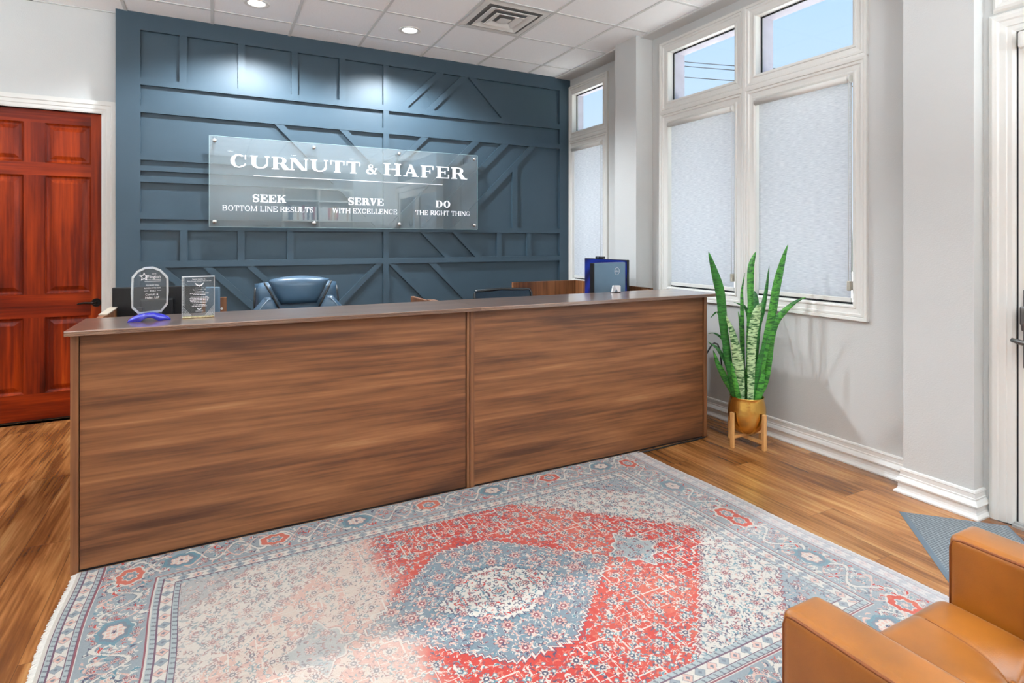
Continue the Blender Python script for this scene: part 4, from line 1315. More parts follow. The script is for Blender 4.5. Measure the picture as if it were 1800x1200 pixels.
link('base_sparkle', mb, pmat('amber_sparkle', lin(226, 206, 160), 0.12, noise=0.35, nscale=120, metal=0.3), ab)  # amber colour stands in for the sparkle at the award's foot

# ================================================================== ROLLER BLINDS
for (y0, y1, xw, z0, z1, lab, rad) in ((3.092, 3.785, XR, 1.003, 2.403, 'pale roller blind in the left pane of the large double window', 0.021),
                                  (2.182, 2.880, XR, 1.003, 2.403, 'pale roller blind in the right pane, behind the tallest plant leaf', 0.021),
                                  (4.835, 5.385, 3.583, 0.978, 2.415, 'pale roller blind in the small window beside the navy wall', 0.021)):
    b = thing('roller_blind', (xw, (y0 + y1) / 2, z0), lab, 'blind', 'roller blinds')
    xr_ = xw - 0.004
    mb = MB().cyl((xr_, y0 + 0.012, z1), (xr_, y1 + 0.012, z1), rad, None, 20)
    mb.cyl((xr_, y0, z1), (xr_, y0 + 0.012, z1), rad * 1.15, None, 20)
    link('roller_tube', mb, M['trim'], b)
    mb = MB().box(xw + 0.020, xw + 0.0212, y0 + 0.014, y1, z0 + 0.02, z1 + 0.012)
    link('blind_fabric', mb, M['blind'], b, label='translucent grey-white woven fabric')
    mb = MB().box(xw + 0.014, xw + 0.028, y0 + 0.012, y1 + 0.001, z0, z0 + 0.028, 0.003, 1)
    link('bottom_bar', mb, M['trim'], b)
    mb = MB()
    cy_ = y0 + 0.006
    for k in range(2):
        mb.tube([(xw - 0.018 + 0.028 * k, cy_, z1), (xw - 0.018 + 0.028 * k, cy_, z0 + 0.12)], 0.0022, 6)
    link('bead_chain', mb, M['tbar'], b)
    link('chain_tensioner', MB().box(xw - 0.026, xw + 0.016, cy_ - 0.009, cy_ + 0.009, z0 + 0.075, z0 + 0.135, 0.003, 1), pmat('tensioner_plastic', lin(178, 172, 158), 0.4, noise=0.03), b)

# ================================================================== PLANT AND STAND
ps = thing('plant_stand', (3.225, 2.715, 0), 'light wood four-legged stand holding the brass plant pot', 'plant stand')
ccx, ccy = 3.225, 2.715
RR = Matrix.Translation((ccx, ccy, 0))
for k in range(4):
    a = PI + k * PI / 2
    R_ = RR @ Matrix.Rotation(a, 4, 'Z')
    mb = MB().box(0.130, 0.150, -0.0135, 0.0135, 0.0, 0.238, 0.004, 2, rot=R_)
    link('leg', mb, M['oak'], ps)
for k in range(2):
    R_ = RR @ Matrix.Rotation(k * PI / 2, 4, 'Z')
    link('cross_bar', MB().box(-0.130, 0.130, -0.011, 0.011, 0.062 - 0.022 * k, 0.083 - 0.022 * k, 0.002, 1, rot=R_), M['oak'], ps)

sp = thing('potted_snake_plant', (ccx, ccy, 0.083), 'tall snake plant with banded green leaves in a round brass pot', 'plant')
pr = [(0.0, 0.001), (0.045, 0.001), (0.068, 0.010), (0.095, 0.038), (0.112, 0.075), (0.121, 0.115), (0.123, 0.150), (0.119, 0.190), (0.110, 0.225), (0.1075, 0.243),
      (0.1095, 0.245), (0.1095, 0.249), (0.1055, 0.249), (0.1050, 0.235), (0.112, 0.19), (0.0, 0.19)]
link('pot', MB().lathe((ccx, ccy, 0.083), pr, 56), M['gold'], sp, label='hammered brass pot')
link('soil', MB().cyl((ccx, ccy, 0.29), (ccx, ccy, 0.306), 0.103, None, 32), M['soil'], sp)
LEAVES = [[[[2.855,2.705,1.321],[2.914,2.708,1.183],[2.969,2.713,1.054],[3.005,2.728,0.923],[3.04,2.744,0.789],[3.086,2.754,0.617],[3.143,2.758,0.32]],0.0582,0.3,0.0],[[[2.994,2.689,0.902],[3.054,2.686,0.778],[3.1,2.69,0.645],[3.134,2.701,0.511],[3.163,2.714,0.328]],0.0695,0.5,1],[[[3.322,2.721,1.315],[3.291,2.731,1.22],[3.282,2.73,1.078],[3.28,2.726,0.945],[3.268,2.727,0.794],[3.258,2.726,0.559],[3.247,2.726,0.314]],0.0489,0.45,0.35],[[[3.263,2.763,1.167],[3.243,2.769,1.048],[3.24,2.766,0.943],[3.241,2.761,0.744],[3.242,2.756,0.507],[3.242,2.751,0.309]],0.0338,0.5,0.3],[[[3.378,2.658,1.216],[3.355,2.663,1.051],[3.327,2.671,0.911],[3.297,2.68,0.799],[3.279,2.683,0.612],[3.264,2.684,0.323]],0.0395,0.5,0.1],[[[3.402,2.532,1.363],[3.379,2.554,1.243],[3.354,2.576,1.086],[3.337,2.595,0.918],[3.315,2.615,0.76],[3.289,2.638,0.572],[3.267,2.659,0.328]],0.062,0.35,0.15],[[[3.511,2.476,1.012],[3.448,2.522,0.971],[3.392,2.563,0.905],[3.357,2.595,0.824],[3.342,2.615,0.711],[3.34,2.629,0.569],[3.329,2.648,0.426],[3.314,2.669,0.32]],0.0432,0.45,0.3],[[[3.227,2.601,0.979],[3.209,2.619,0.914],[3.2,2.633,0.821],[3.195,2.645,0.718],[3.197,2.653,0.532],[3.199,2.661,0.336]],0.062,0.5,1],[[[3.075,2.872,0.633],[3.098,2.853,0.539],[3.129,2.829,0.457],[3.179,2.795,0.33]],0.0432,0.5,0.25],[[[3.067,2.888,0.854],[3.1,2.863,0.893],[3.12,2.845,0.861],[3.132,2.831,0.79],[3.144,2.818,0.677],[3.161,2.801,0.507],[3.188,2.78,0.318]],0.0282,0.5,0.1],[[[3.099,2.939,0.734],[3.127,2.906,0.737],[3.167,2.867,0.696],[3.183,2.841,0.612],[3.208,2.809,0.404],[3.204,2.794,0.313]],0.0207,0.5,0.0],[[[3.091,2.932,0.677],[3.125,2.891,0.642],[3.152,2.855,0.584],[3.17,2.823,0.501],[3.187,2.791,0.325]],0.0319,0.5,0.0],[[[3.27,2.827,0.892],[3.269,2.809,0.822],[3.264,2.792,0.69],[3.254,2.779,0.31]],0.0244,0.4,0.3],[[[3.25,2.848,0.954],[3.277,2.821,0.946],[3.303,2.794,0.923],[3.311,2.776,0.852],[3.305,2.766,0.691],[3.295,2.757,0.301]],0.0188,0.5,0.0],[[[3.415,2.808,1.033],[3.402,2.786,0.962],[3.373,2.773,0.858],[3.341,2.761,0.688],[3.312,2.749,0.305]],0.0395,0.4,0.1],[[[3.31,2.603,0.771],[3.289,2.617,0.696],[3.269,2.63,0.622],[3.251,2.642,0.482],[3.238,2.652,0.333]],0.0526,0.5,0.0],[[[3.243,2.604,0.542],[3.251,2.607,0.49],[3.242,2.62,0.396],[3.234,2.632,0.337]],0.0413,0.5,0.4],[[[3.06,2.7,0.583],[3.085,2.703,0.488],[3.112,2.706,0.336]],0.0338,0.4,0.2],[[[3.251,2.735,0.558],[3.247,2.737,0.463],[3.245,2.738,0.312]],0.0319,0.4,0.0],[[[3.398,2.692,0.513],[3.382,2.695,0.41],[3.369,2.696,0.308]],0.0282,0.4,0.1],[[[3.124,2.836,0.656],[3.141,2.815,0.554],[3.163,2.793,0.461],[3.188,2.768,0.316]],0.0319,0.5,0.0]]

viewd = Vector((0.60, 0.80, 0))


def leaf_mesh(P, width, wpos, seed):
    """P tip->base centre line, broad axis turned roughly across the viewing side, edges cupped; thickness 3 mm"""
    P = [Vector(p) for p in P[::-1]]
    # keep the root inside the pot
    dx = Vector((P[0].x - ccx, P[0].y - ccy, 0))
    if dx.length > 0.085:
        P[0] = P[0] - dx * (1 - 0.085 / dx.length)
    P[0].z = min(P[0].z, 0.325)
    P.insert(0, P[0] - Vector((0, 0, 0.04)))
    # resample (Catmull-Rom)
    Q = []
    for i in range(len(P) - 1):
        p0 = P[max(i - 1, 0)]; p1 = P[i]; p2 = P[i + 1]; p3 = P[min(i + 2, len(P) - 1)]
        for k in range(6):
            t = k / 6
            Q.append(0.5 * ((2 * p1) + (p2 - p0) * t + (2 * p0 - 5 * p1 + 4 * p2 - p3) * t * t + (3 * p1 - p0 - 3 * p2 + p3) * t ** 3))
    Q.append(P[-1])
    rnd = random.Random(seed); yaw0 = rnd.uniform(-0.5, 0.5); tw = rnd.uniform(-0.5, 0.5)
    n = len(Q); vs = []; K = 7
    up = None
    for i, q in enumerate(Q):
        t = i / (n - 1)
        d = (Q[min(i + 1, n - 1)] - Q[max(i - 1, 0)]).normalized()
        across = Vector((0.885, -0.465, 0)); across.rotate(Euler((0, 0, yaw0 + tw * t)))
        across = (across - d * across.dot(d))
        if across.length < 0.2: across = d.orthogonal()
        across.normalize(); nor = across.cross(d).normalized()
        if t < wpos: w = 0.42 + 0.58 * math.sin(PI / 2 * t / wpos) if wpos > 0 else 1
        else: w = max(0.0, 1 - ((t - wpos) / (1 - wpos)) ** 1.9)
        w = w * width / 2 + 0.0006
        for k in range(K):
            u = k / (K - 1) * 2 - 1
            cup = 0.26 * w * (u * u) * (1 - 0.4 * t)
            vs.append(q + across * (u * w) - nor * cup + Vector((0, 0, 0.002 * math.sin(23 * t + seed) * abs(u))))
    m = len(vs)
    back = []
    for i in range(n):
        for k in range(K):
            j = i * K + k
            u = k / (K - 1) * 2 - 1
            d = (Q[min(i + 1, n - 1)] - Q[max(i - 1, 0)]).normalized()
            a = (vs[i * K + K - 1] - vs[i * K]); a = a.normalized() if a.length > 1e-5 else Vector((1, 0, 0))
            back.append(vs[j] + a.cross(d).normalized() * 0.0028 * (1 - u * u))
    mb = MB()
    fs = [(i * K + k, i * K + k + 1, (i + 1) * K + k + 1, (i + 1) * K + k) for i in range(n - 1) for k in range(K - 1)]
    mb.add(vs, fs, True); mb.add(back, [f[::-1] for f in fs], True)
    return mb


WP = [0.72, 0.45, 0.78, 0.45, 0.55, 0.70, 0.62, 0.72, 0.45, 0.6, 0.5, 0.5, 0.4, 0.6, 0.75, 0.4, 0.4, 0.4, 0.3, 0.4, 0.4]
for i, (P, w, wp, var) in enumerate(LEAVES):
    mk = 'leaf2' if var > 0.5 else ('leaf1' if var >= 0.15 else 'leaf0')
    link('leaf', leaf_mesh(P, w, WP[i], i * 7 + 1), M[mk], sp, recalc=False, label='pale green banded leaf' if var > 0.5 else None)

# cables
tag(link('floor_cable', MB().tube([(2.45, 2.925, 0.006), (2.6, 2.92, 0.006), (2.8, 2.93, 0.006), (2.95, 2.928, 0.006), (3.06, 2.94, 0.006), (3.11, 2.96, 0.006), (3.14, 3.1, 0.008), (3.2, 3.35, 0.02)], 0.0055, 8), M['black']),
    'black cable lying on the floor along the foot of the counter', 'cable')
tag(link('black_cable', MB().tube([(3.13, 3.02, 0.535), (3.17, 3.03, 0.56), (3.24, 3.05, 0.61), (3.32, 3.09, 0.625), (3.41, 3.14, 0.60), (3.48, 3.18, 0.54), (3.515, 3.2, 0.44), (3.522, 3.2, 0.37)], 0.006, 8), M['black']),
    'short black power cord looping behind the snake plant to the wall', 'cable')

# ================================================================== FLOOR MAT
e1 = Vector((-0.727, -0.687, 0)); e2_ = Vector((0.687, -0.727, 0)); c0 = Vector((3.113, 1.678, 0))
dm = thing('door_mat', (3.113, 1.678, 0), 'ribbed blue-grey rubber door mat lying askew by the entrance', 'mat')
ang = math.atan2(e2_.y, e2_.x)
mb = MB()
W_, H_ = 0.455, 0.70
mb.prism([(0.022, 0.022), (W_ - 0.022, 0.022), (W_ - 0.022, H_ - 0.022), (0.022, H_ - 0.022)], lambda u, v, d: c0 + e2_ * u + e1 * v + Vector((0, 0, d)), 0.0005, 0.0075)
link('ribbed_field', mb, M['mat'], dm)
mb = MB()
fr_ = lambda u, v, h: c0 + e2_ * u + e1 * v + Vector((0, 0, h))
mb.ring([(0, 0.0075), (0.008, 0.0065), (0.022, 0.0015), (0.022, 0.0004), (0, 0.0004)], (0.022, W_ - 0.022, 0.022, H_ - 0.022), fr_)
link('rubber_border', mb, pmat('mat_rubber', lin(100, 112, 122), 0.6, noise=0.05), dm)

# ================================================================== RUG
def build_rug():
    CX, CYr = 0.995, 2.02
    HX, HY = 1.505, 1.03
    S = 0.003
    nx, ny = int(HX / S), int(HY / S)
    X, Y = np.meshgrid((np.arange(nx) + 0.5) * S, (np.arange(ny) + 0.5) * S)
    rng = np.random.default_rng(5)
    c3 = lambda r, g, b: np.array(lin(r, g, b)[:3])
    IV, PINK, RED, SAL, BL, BL2, TEAL, NAVY, MAR, GREY = (c3(222, 213, 201), c3(224, 180, 164), c3(198, 78, 70), c3(212, 120, 102), c3(147, 158, 163), c3(118, 136, 147),
                                                        c3(84, 134, 148), c3(62, 62, 92), c3(140, 62, 74), c3(176, 186, 186))
    img = np.empty((ny, nx, 3)); img[:] = GREY

    def tri(v): return np.abs((v % 1.0) - 0.5) * 2
    # red / ivory / spandrel regions in the field
    zz = lambda t, p=0.036: (tri(t / p) - 0.5) * 0.020
    dred = (1.10 - 1.08 * Y) - X
    dsp = X - (1.60 - 1.2 * Y)
    dmed = np.minimum((0.535 - 1.12 * Y) - X, 0.372 - Y) + zz(X - Y * 0.9)
    dinn = np.minimum((0.27 - 1.25 * Y) - X, 0.165 - Y) + zz(X - Y * 0.9, 0.026) * 0.8
    img[:] = IV * 0.97
    wob = zz(Y * 1.4)
    red = dred + wob > 0
    fieldmask = np.ones_like(X, bool)
    img[red] = RED
    REDM = red.copy()
    img[(np.abs(dred + wob) < 0.006)] = MAR
    img[(dred + wob > 0.006) & (dred + wob < 0.014)] = IV
    img[dsp + wob > 0] = BL
    img[np.abs(dsp + wob) < 0.005] = MAR
    # medallion
    img[dmed > 0] = BL2; REDM[dmed > -0.004] = False
    img[(dmed > -0.002) & (dmed < 0.0075)] = IV
    img[np.abs(dmed - 0.0105) < 0.003] = MAR
    img[np.abs(dmed + 0.006) < 0.0025] = NAVY
    img[dinn > 0] = IV
    img[np.abs(dinn) < 0.004] = NAVY; img[np.abs(dinn + 0.012) < 0.003] = TEAL
    # pendant cartouche at the medallion tips
    dc = 0.115 - (np.abs(X - 0.675) * 0.95 + Y * 0.85) + 0.012 * np.cos(np.arctan2(Y, X - 0.675) * 8)
    img[dc > 0] = GREY * 0.86; REDM[dc > 0] = False
    img[np.abs(dc) < 0.005] = IV; img[np.abs(dc + 0.008) < 0.002] = MAR
    region = np.where(dinn > 0, 3, np.where(dmed > 0, 2, np.where(REDM, 1, 0)))

    def window(cx, cy, r):
        i0, i1 = max(0, int((cx - r) / S)), min(nx, int((cx + r) / S) + 2)
        j0, j1 = max(0, int((cy - r) / S)), min(ny, int((cy + r) / S) + 2)
        return slice(j0, j1), slice(i0, i1)

    def rosette(cx, cy, r, petal=PINK, edge=MAR, core=NAVY):
        js, is_ = window(cx, cy, r * 1.1)
        x = X[js, is_] - cx; y = Y[js, is_] - cy
        if x.size == 0: return
        d = np.hypot(x, y); th = np.arctan2(y, x)
        R = r * (0.80 + 0.20 * np.cos(8 * th))
        w = img[js, is_]
        w[d < R] = edge; w[d < R - 0.0035] = petal
        w[(d < R - 0.0035) & (np.abs(np.sin(4 * th)) < 0.30) & (d > r * 0.35)] = petal * 0.86
        w[d < r * 0.40] = core; w[d < r * 0.16] = IV

    def hook(cx, cy, r, a, col, col2=None):
        js, is_ = window(cx, cy, r * 1.3)
        x = X[js, is_] - cx; y = Y[js, is_] - cy
        if x.size == 0: return
        u = x * math.cos(a) + y * math.sin(a); v = -x * math.sin(a) + y * math.cos(a)
        v2 = v - 0.55 * u * u / r
        m = (np.abs(u) < r) & (np.abs(v2) < 0.28 * r * (1 - (u / r) ** 2))
        w = img[js, is_]; w[m] = col
        if col2 is not None:
            m2 = (np.abs(u) < r * 1.15) & (np.abs(v2) < 0.42 * r * (1 - (u / r / 1.15) ** 2)) & ~m
            w[m2] = col2

    def box_(cx, cy, r, col, th=0.0035):
        js, is_ = window(cx, cy, r * 1.2)
        x = np.abs(X[js, is_] - cx); y = np.abs(Y[js, is_] - cy)
        d = np.maximum(x, y); img[js, is_][(np.abs(d - r) < th / 2 * 1.2)] = col

    # lattice of flowers, leaves and squares
    P = 0.118
    row = 0
    yy = 0.0
    while yy < 0.66:
        xx = (P / 2 if row % 2 else 0.0)
        while xx < 1.16:
            i, j = min(nx - 1, int(xx / S)), min(ny - 1, int(yy / S))
            reg = region[j, i]
            if dmed[j, i] > -0.03 and dmed[j, i] < 0.025: xx += P; continue
            if reg == 1:
                if (row + int(round(xx / P))) % 3 == 0: box_(xx, yy, 0.046, IV)
                rosette(xx, yy, 0.026, IV * np.array([1, .93, .9]), MAR, NAVY)
            elif reg == 2: rosette(xx, yy, 0.030, PINK, MAR, MAR)
            elif reg == 3: rosette(xx, yy, 0.020, PINK, NAVY, MAR)
            else: rosette(xx, yy, 0.023, PINK, NAVY, MAR)
            xx += P
        yy += P * 0.55; row += 1
    for k in range(4300):
        cx, cy = rng.uniform(0, 1.14), rng.uniform(0, 0.65)
        i, j = min(nx - 1, int(cx / S)), min(ny - 1, int(cy / S))
        reg = region[j, i]
        if abs(dmed[j, i]) < 0.024 or abs(dc[j, i]) < 0.012 or abs(dinn[j, i]) < 0.022: continue
        base = img[j, i]
        tgt = (IV * 0.97, RED, BL2, IV)[reg]
        if dsp[j, i] > 0.01: tgt = BL
        elif dc[j, i] > 0.01: tgt = GREY * 0.86
        if np.abs(base - tgt).sum() > 0.05: continue
        colr = {0: (TEAL, MAR, NAVY, PINK, BL), 1: (IV, TEAL, NAVY, SAL, MAR, SAL), 2: (TEAL, PINK, IV, PINK, NAVY, MAR), 3: (NAVY, MAR, TEAL, RED)}[reg]
        colr = colr[int(rng.integers(len(colr)))]
        hook(cx, cy, rng.uniform(0.006, 0.014), rng.choice([0, 0.8, 1.57, 2.36, -0.8]) + rng.normal(0, 0.2), colr, (IV if reg in (1, 2) else GREY * 0.8) if rng.random() < (0.25 if reg == 1 else 0.5) else None)
    # small outlined diamonds
    for k in range(220):
        cx, cy = rng.uniform(0, 1.12), rng.uniform(0, 0.64)
        i, j = min(nx - 1, int(cx / S)), min(ny - 1, int(cy / S)); reg = region[j, i]
        if abs(dmed[j, i]) < 0.02: continue
        js, is_ = window(cx, cy, 0.014)
        d = np.abs(X[js, is_] - cx) + np.abs(Y[js, is_] - cy)
        img[js, is_][d < 0.010] = (NAVY if reg != 1 else TEAL); img[js, is_][d < 0.006] = (IV if reg != 2 else PINK)
    # angular lattice lines
    for reg, col in ((1, IV), (0, NAVY * 0.5 + GREY * 0.5), (2, GREY)):
        l1 = tri((X + Y * 1.82) / 0.236); l2 = tri((X - Y * 1.82) / 0.236)
        m = ((l1 < 0.020) | (l2 < 0.020)) & (region == reg) & (tri(X / 0.02) > 0.35) & (dmed < 0.5)
        img[m] = img[m] * 0.45 + col * 0.55

    # borders --------------------------------------------------------------
    ex, ey = HX - X, HY - Y
    e = np.minimum(ex, ey)
    along = np.where(ex < ey, Y, X)
    G0, G1, G2, G3 = 0.095, 0.105, 0.295, 0.395
    bm = e < G3
    img[bm] = IV * 0.95

    def guard(a, b, ph):
        m = (e > a) & (e < b); w = b - a; q = (e - a) / w
        t = (along + ph) / 0.052
        img[m & (q > 0.27) & (q < 0.73)] = IV
        dia = (np.abs((t % 1) - 0.5) * 2 + np.abs(q - 0.5) * 3.2)
        k3 = (np.floor(t) % 2).astype(int)
        mm = m & (dia < 0.74); img[mm & (k3 == 0)] = PINK; img[mm & (k3 == 1)] = BL
        img[m & (dia < 0.30)] = NAVY * 0.5 + BL * 0.5
        img[m & (np.abs(dia - 0.80) < 0.05)] = NAVY * 0.6 + GREY * 0.4
        side_ = m & ((q < 0.25) | (q > 0.75))
        img[side_] = GREY * 0.93
        tt = (along + ph) / 0.026 + q * 1.5
        img[side_ & (tri(tt) < 0.28) & (np.abs(((q * 4) % 1) - 0.5) < 0.30)] = NAVY * 0.55 + GREY * 0.3
        for qq in (0.0, 0.25, 0.75, 1.0): img[m & (np.abs(q - qq) < 0.022)] = NAVY * 0.6 + MAR * 0.4
    guard(0.015, G0, 0.0); guard(G2 + 0.012, G3, 0.013)
    mm = (e > G1) & (e < G2); img[mm] = BL * 0.97
    q = (e - G1) / (G2 - G1)
    # vine and clouds
    vine = 0.5 + 0.30 * np.sin(along / 0.19 * 2 * PI)
    vm = mm & (np.abs(q - vine) < 0.045); img[mm & (np.abs(q - vine) < 0.075)] = NAVY * 0.4 + BL * 0.5; img[vm] = IV
    vine2 = 0.5 - 0.34 * np.sin(along / 0.19 * 2 * PI); img[mm & (np.abs(q - vine2) < 0.03)] = PINK
    for l_ in (G0 + 0.004, G2 + 0.005): img[np.abs(e - l_) < 0.0028] = MAR
    mid = (G1 + G2) / 2
    for horiz in (True, False):
        end = HX if horiz else HY
        off = HY - mid if horiz else HX - mid
        s_ = 0.0 if horiz else 0.04; k = 0
        while s_ < end - 0.10:
            cx, cy = (s_, off) if horiz else (off, s_)
            sel = k % 4
            js, is_ = window(cx, cy, 0.12)
            x, y = X[js, is_] - cx, Y[js, is_] - cy
            if not horiz: x, y = y, x
            w = img[js, is_]; inb = mm[js, is_]
            th = np.arctan2(y, x)
            dl = np.sqrt((x / 0.062) ** 2 + (y / 0.050) ** 2) + 0.07 * np.cos(7 * th)
            if sel == 0:
                w[inb & (dl < 1.12)] = IV; w[inb & (dl < 0.98)] = SAL * 0.95; w[inb & (dl < 0.55)] = IV; w[inb & (dl < 0.46)] = BL2; w[inb & (dl < 0.2)] = PINK
            elif sel == 2:
                w[inb & (dl < 1.15)] = TEAL * 0.9 + BL * 0.1; w[inb & (dl < 0.9)] = NAVY * 0.3 + BL2 * 0.7; w[inb & (dl < 0.66)] = PINK
                w[inb & (dl < 0.60) & ((tri(x / 0.018) < 0.3) | (tri(y / 0.018) < 0.3))] = IV; w[inb & (dl < 0.12)] = NAVY
            s_ += 0.1875; k += 1
    for k in range(1500):
        sside = rng.random() < 0.55
        t = rng.uniform(0, (HX if sside else HY) - 0.1); o = rng.uniform(G1 + 0.015, G2 - 0.015)
        cx, cy = (t, HY - o) if sside else (HX - o, t)
        i, j = min(nx - 1, int(cx / S)), min(ny - 1, int(cy / S))
        if np.abs(img[j, i] - BL * 0.97).sum() > 0.03: continue
        if rng.random() < 0.2: rosette(cx, cy, 0.014, PINK, NAVY * 0.5 + BL * 0.5, MAR)
        else:
            cc = (PINK, IV, TEAL, RED, IV, NAVY)[int(rng.integers(6))]
            hook(cx, cy, rng.uniform(0.007, 0.018), rng.uniform(0, 3.14), cc, IV if rng.random() < 0.4 else None)

    # mirror the quarter
    top = np.concatenate([img[:, ::-1], img], axis=1)
    full = np.concatenate([top[::-1], top], axis=0)
    rtop = np.concatenate([region[:, ::-1], region], axis=1); rfull = np.concatenate([rtop[::-1], rtop], axis=0)
    fx = (np.arange(2 * nx) + 0.5) * S - nx * S; fyv = (np.arange(2 * ny) + 0.5) * S - ny * S
    FX, FY = np.meshgrid(fx, fyv)

    def vnoise(sc, seed):
        r = np.random.default_rng(seed); gx_ = r.random((int(2 * HY / sc) + 3, int(2 * HX / sc) + 3))
        u = (FX + HX) / sc; v = (FY + HY) / sc; i = u.astype(int); j = v.astype(int); a = u - i; b = v - j
        a = a * a * (3 - 2 * a); b = b * b * (3 - 2 * b)
        return (gx_[j, i] * (1 - a) * (1 - b) + gx_[j, i + 1] * a * (1 - b) + gx_[j + 1, i] * (1 - a) * b + gx_[j + 1, i + 1] * a * b)
    # worn, faded colouring: the left third of the field has faded to beige-pink, bands of abrash across the red
    n1 = vnoise(0.22, 1); n2 = vnoise(0.05, 2); n3 = vnoise(0.5, 3)
    edge_l = -0.36 + 0.10 * (n1 - 0.5) + 0.06 * (n2 - 0.5) - 0.05 * (FY < 0) - 0.0
    isred = (full[..., 0] > 0.45) & (full[..., 1] < 0.2)
    fade = 1 / (1 + np.exp((FX - edge_l) / 0.02))
    infield = (np.abs(FX) < HX - G3) & (np.abs(FY) < HY - G3)
    beige = c3(220, 204, 190); pinky = c3(216, 182, 168)
    tone = np.where((n2 + n1 * 0.6)[..., None] > 0.85, pinky, beige)
    k = (fade * isred * infield * 0.97)[..., None]; full = full * (1 - k) + tone * k
    k = (fade * (~isred) * infield * (0.25 + 0.25 * n1))[..., None]; full = full * (1 - k) + beige * k
    sal = np.clip((np.exp(-((FX - 0.52 - 0.15 * (n1 - .5)) / 0.10) ** 2) + 0.4 * (n1 > 0.62)) * 0.7, 0, 0.75)
    k = (sal * isred * (1 - fade))[..., None]; full = full * (1 - k) + SAL * k
    deep = ((n3 > 0.55) & (n2 > 0.35)) * 0.28
    k = (deep * isred * (1 - fade))[..., None]; full = full * (1 - k) + c3(190, 40, 52) * k
    # right end paler and dustier
    pr_ = np.clip((FX - 0.7) / 0.8, 0, 1) * (0.16 + 0.12 * n1) + 0.10 * n1 + 0.08
    k = (pr_ * (~isred))[..., None]; full = full * (1 - k) + c3(204, 200, 198) * k
    right_guard = np.clip((FX - (HX - 0.10)) / 0.01, 0, 1) * 0.45
    k = right_guard[..., None]; full = full * (1 - k) + c3(222, 214, 214) * k
    full = full * 0.77
    full = full * (0.94 + 0.10 * np.random.default_rng(9).random(full.shape[:2])[..., None]) * (0.96 + 0.08 * n2[..., None])
    # cut to the visible part in front of the counter
    keep = fyv < 0.918
    full = full[keep]; fyk = fyv[keep]
    NY, NX = full.shape[:2]
    gxs = (np.arange(NX + 1) * S - nx * S); gys = (np.arange(NY + 1) * S - ny * S)
    GX, GY = np.meshgrid(gxs, gys)
    # the right edge lies slightly skewed, edges a little wavy
    skew = np.clip(GX / HX, 0, 1) * (-(GY) * 0.028 + 0.006 * np.sin(GY * 7)) + np.clip(-GX / HX, 0, 1) * 0.006 * np.sin(GY * 9)
    Z = 0.0085 + 0.0006 * np.sin(GX * 31) * np.sin(GY * 27)
    co = np.stack([GX + skew, GY, Z], -1).reshape(-1, 3)
    nv = co.shape[0]
    idx = np.arange(nv).reshape(NY + 1, NX + 1)
    quads = np.stack([idx[:-1, :-1], idx[:-1, 1:], idx[1:, 1:], idx[1:, :-1]], -1).reshape(-1, 4)
    me = bpy.data.meshes.new('rug_field')
    me.vertices.add(nv); me.vertices.foreach_set('co', co.astype(np.float32).ravel())
    nf = quads.shape[0]
    me.loops.add(nf * 4); me.loops.foreach_set('vertex_index', quads.astype(np.int32).ravel())
    me.polygons.add(nf); me.polygons.foreach_set('loop_start', np.arange(0, nf * 4, 4, dtype=np.int32))
    me.polygons.foreach_set('loop_total', np.full(nf, 4, dtype=np.int32))
    me.update(calc_edges=True)
    at = me.color_attributes.new('weave', 'FLOAT_COLOR', 'CORNER')
    cc = np.ones((nf, 4, 4), np.float32); cc[..., :3] = full.reshape(-1, 1, 3)
    at.data.foreach_set('color', cc.ravel())
    m, t, b = nmat('woven_wool')
    vc = t.nodes.new('ShaderNodeVertexColor'); vc.layer_name = 'weave'
    t.links.new(vc.outputs[0], b.inputs['Base Color'])
    b.inputs['Roughness'].default_value = 0.95; b.inputs['Specular IOR Level'].default_value = 0.15
    tcn = t.nodes.new('ShaderNodeTexCoord'); n = t.nodes.new('ShaderNodeTexNoise'); n.inputs['Scale'].default_value = 420
    t.links.new(tcn.outputs['Object'], n.inputs['Vector']); bp = t.nodes.new('ShaderNodeBump'); bp.inputs['Strength'].default_value = 0.5; bp.inputs['Distance'].default_value = 0.002
    t.links.new(n.outputs['Fac'], bp.inputs['Height']); t.links.new(bp.outputs[0], b.inputs['Normal'])
    me.materials.append(m)
    root = thing('area_rug', (CX, CYr, 0), 'large faded red, blue and ivory oriental rug before the reception counter', 'rug')
    o = bpy.data.objects.new('rug_field', me); COL.objects.link(o); o.parent = root
    y0 = float(gys[0]); y1 = float(gys[-1])
    mf = pmat('cream_fringe', lin(226, 222, 214), 0.95, noise=0.08, nscale=90)
    mu = pmat('rug_backing', lin(150, 140, 128), 0.95, noise=0.1)
    o2 = link('rug_backing', MB().box(CX - HX + 0.004, CX + HX - 0.03, CYr + y0 + 0.002, CYr + y1 - 0.002, 0.0005, 0.0075), mu, root)
    for sg in (-1, 1):
        mb = MB(); rnd = random.Random(11 + sg); y = y0
        while y < y1 - 0.004:
            sk = (-(y) * 0.028 + 0.006 * math.sin(y * 7)) if sg > 0 else 0.006 * math.sin(y * 9)
            xb = CX + sg * (HX - 0.002) + sk; L_ = rnd.uniform(0.012, 0.017) * (1.4 if sg < 0 else 0.9); dy = rnd.uniform(-0.004, 0.004); yc = CYr + y
            w = 0.0035
            mb.add([(xb, yc - w, 0.0088), (xb, yc + w, 0.0088), (xb + sg * L_, yc + dy + w * 0.7, 0.002), (xb + sg * L_, yc + dy - w * 0.7, 0.002),
                    (xb, yc - w, 0.0008), (xb, yc + w, 0.0008)], [(0, 1, 2, 3), (4, 5, 2, 3), (0, 3, 4), (1, 2, 5)])
            y += 0.0045
        link('fringe', mb, mf, root, recalc=False, label='frayed cream fringe')
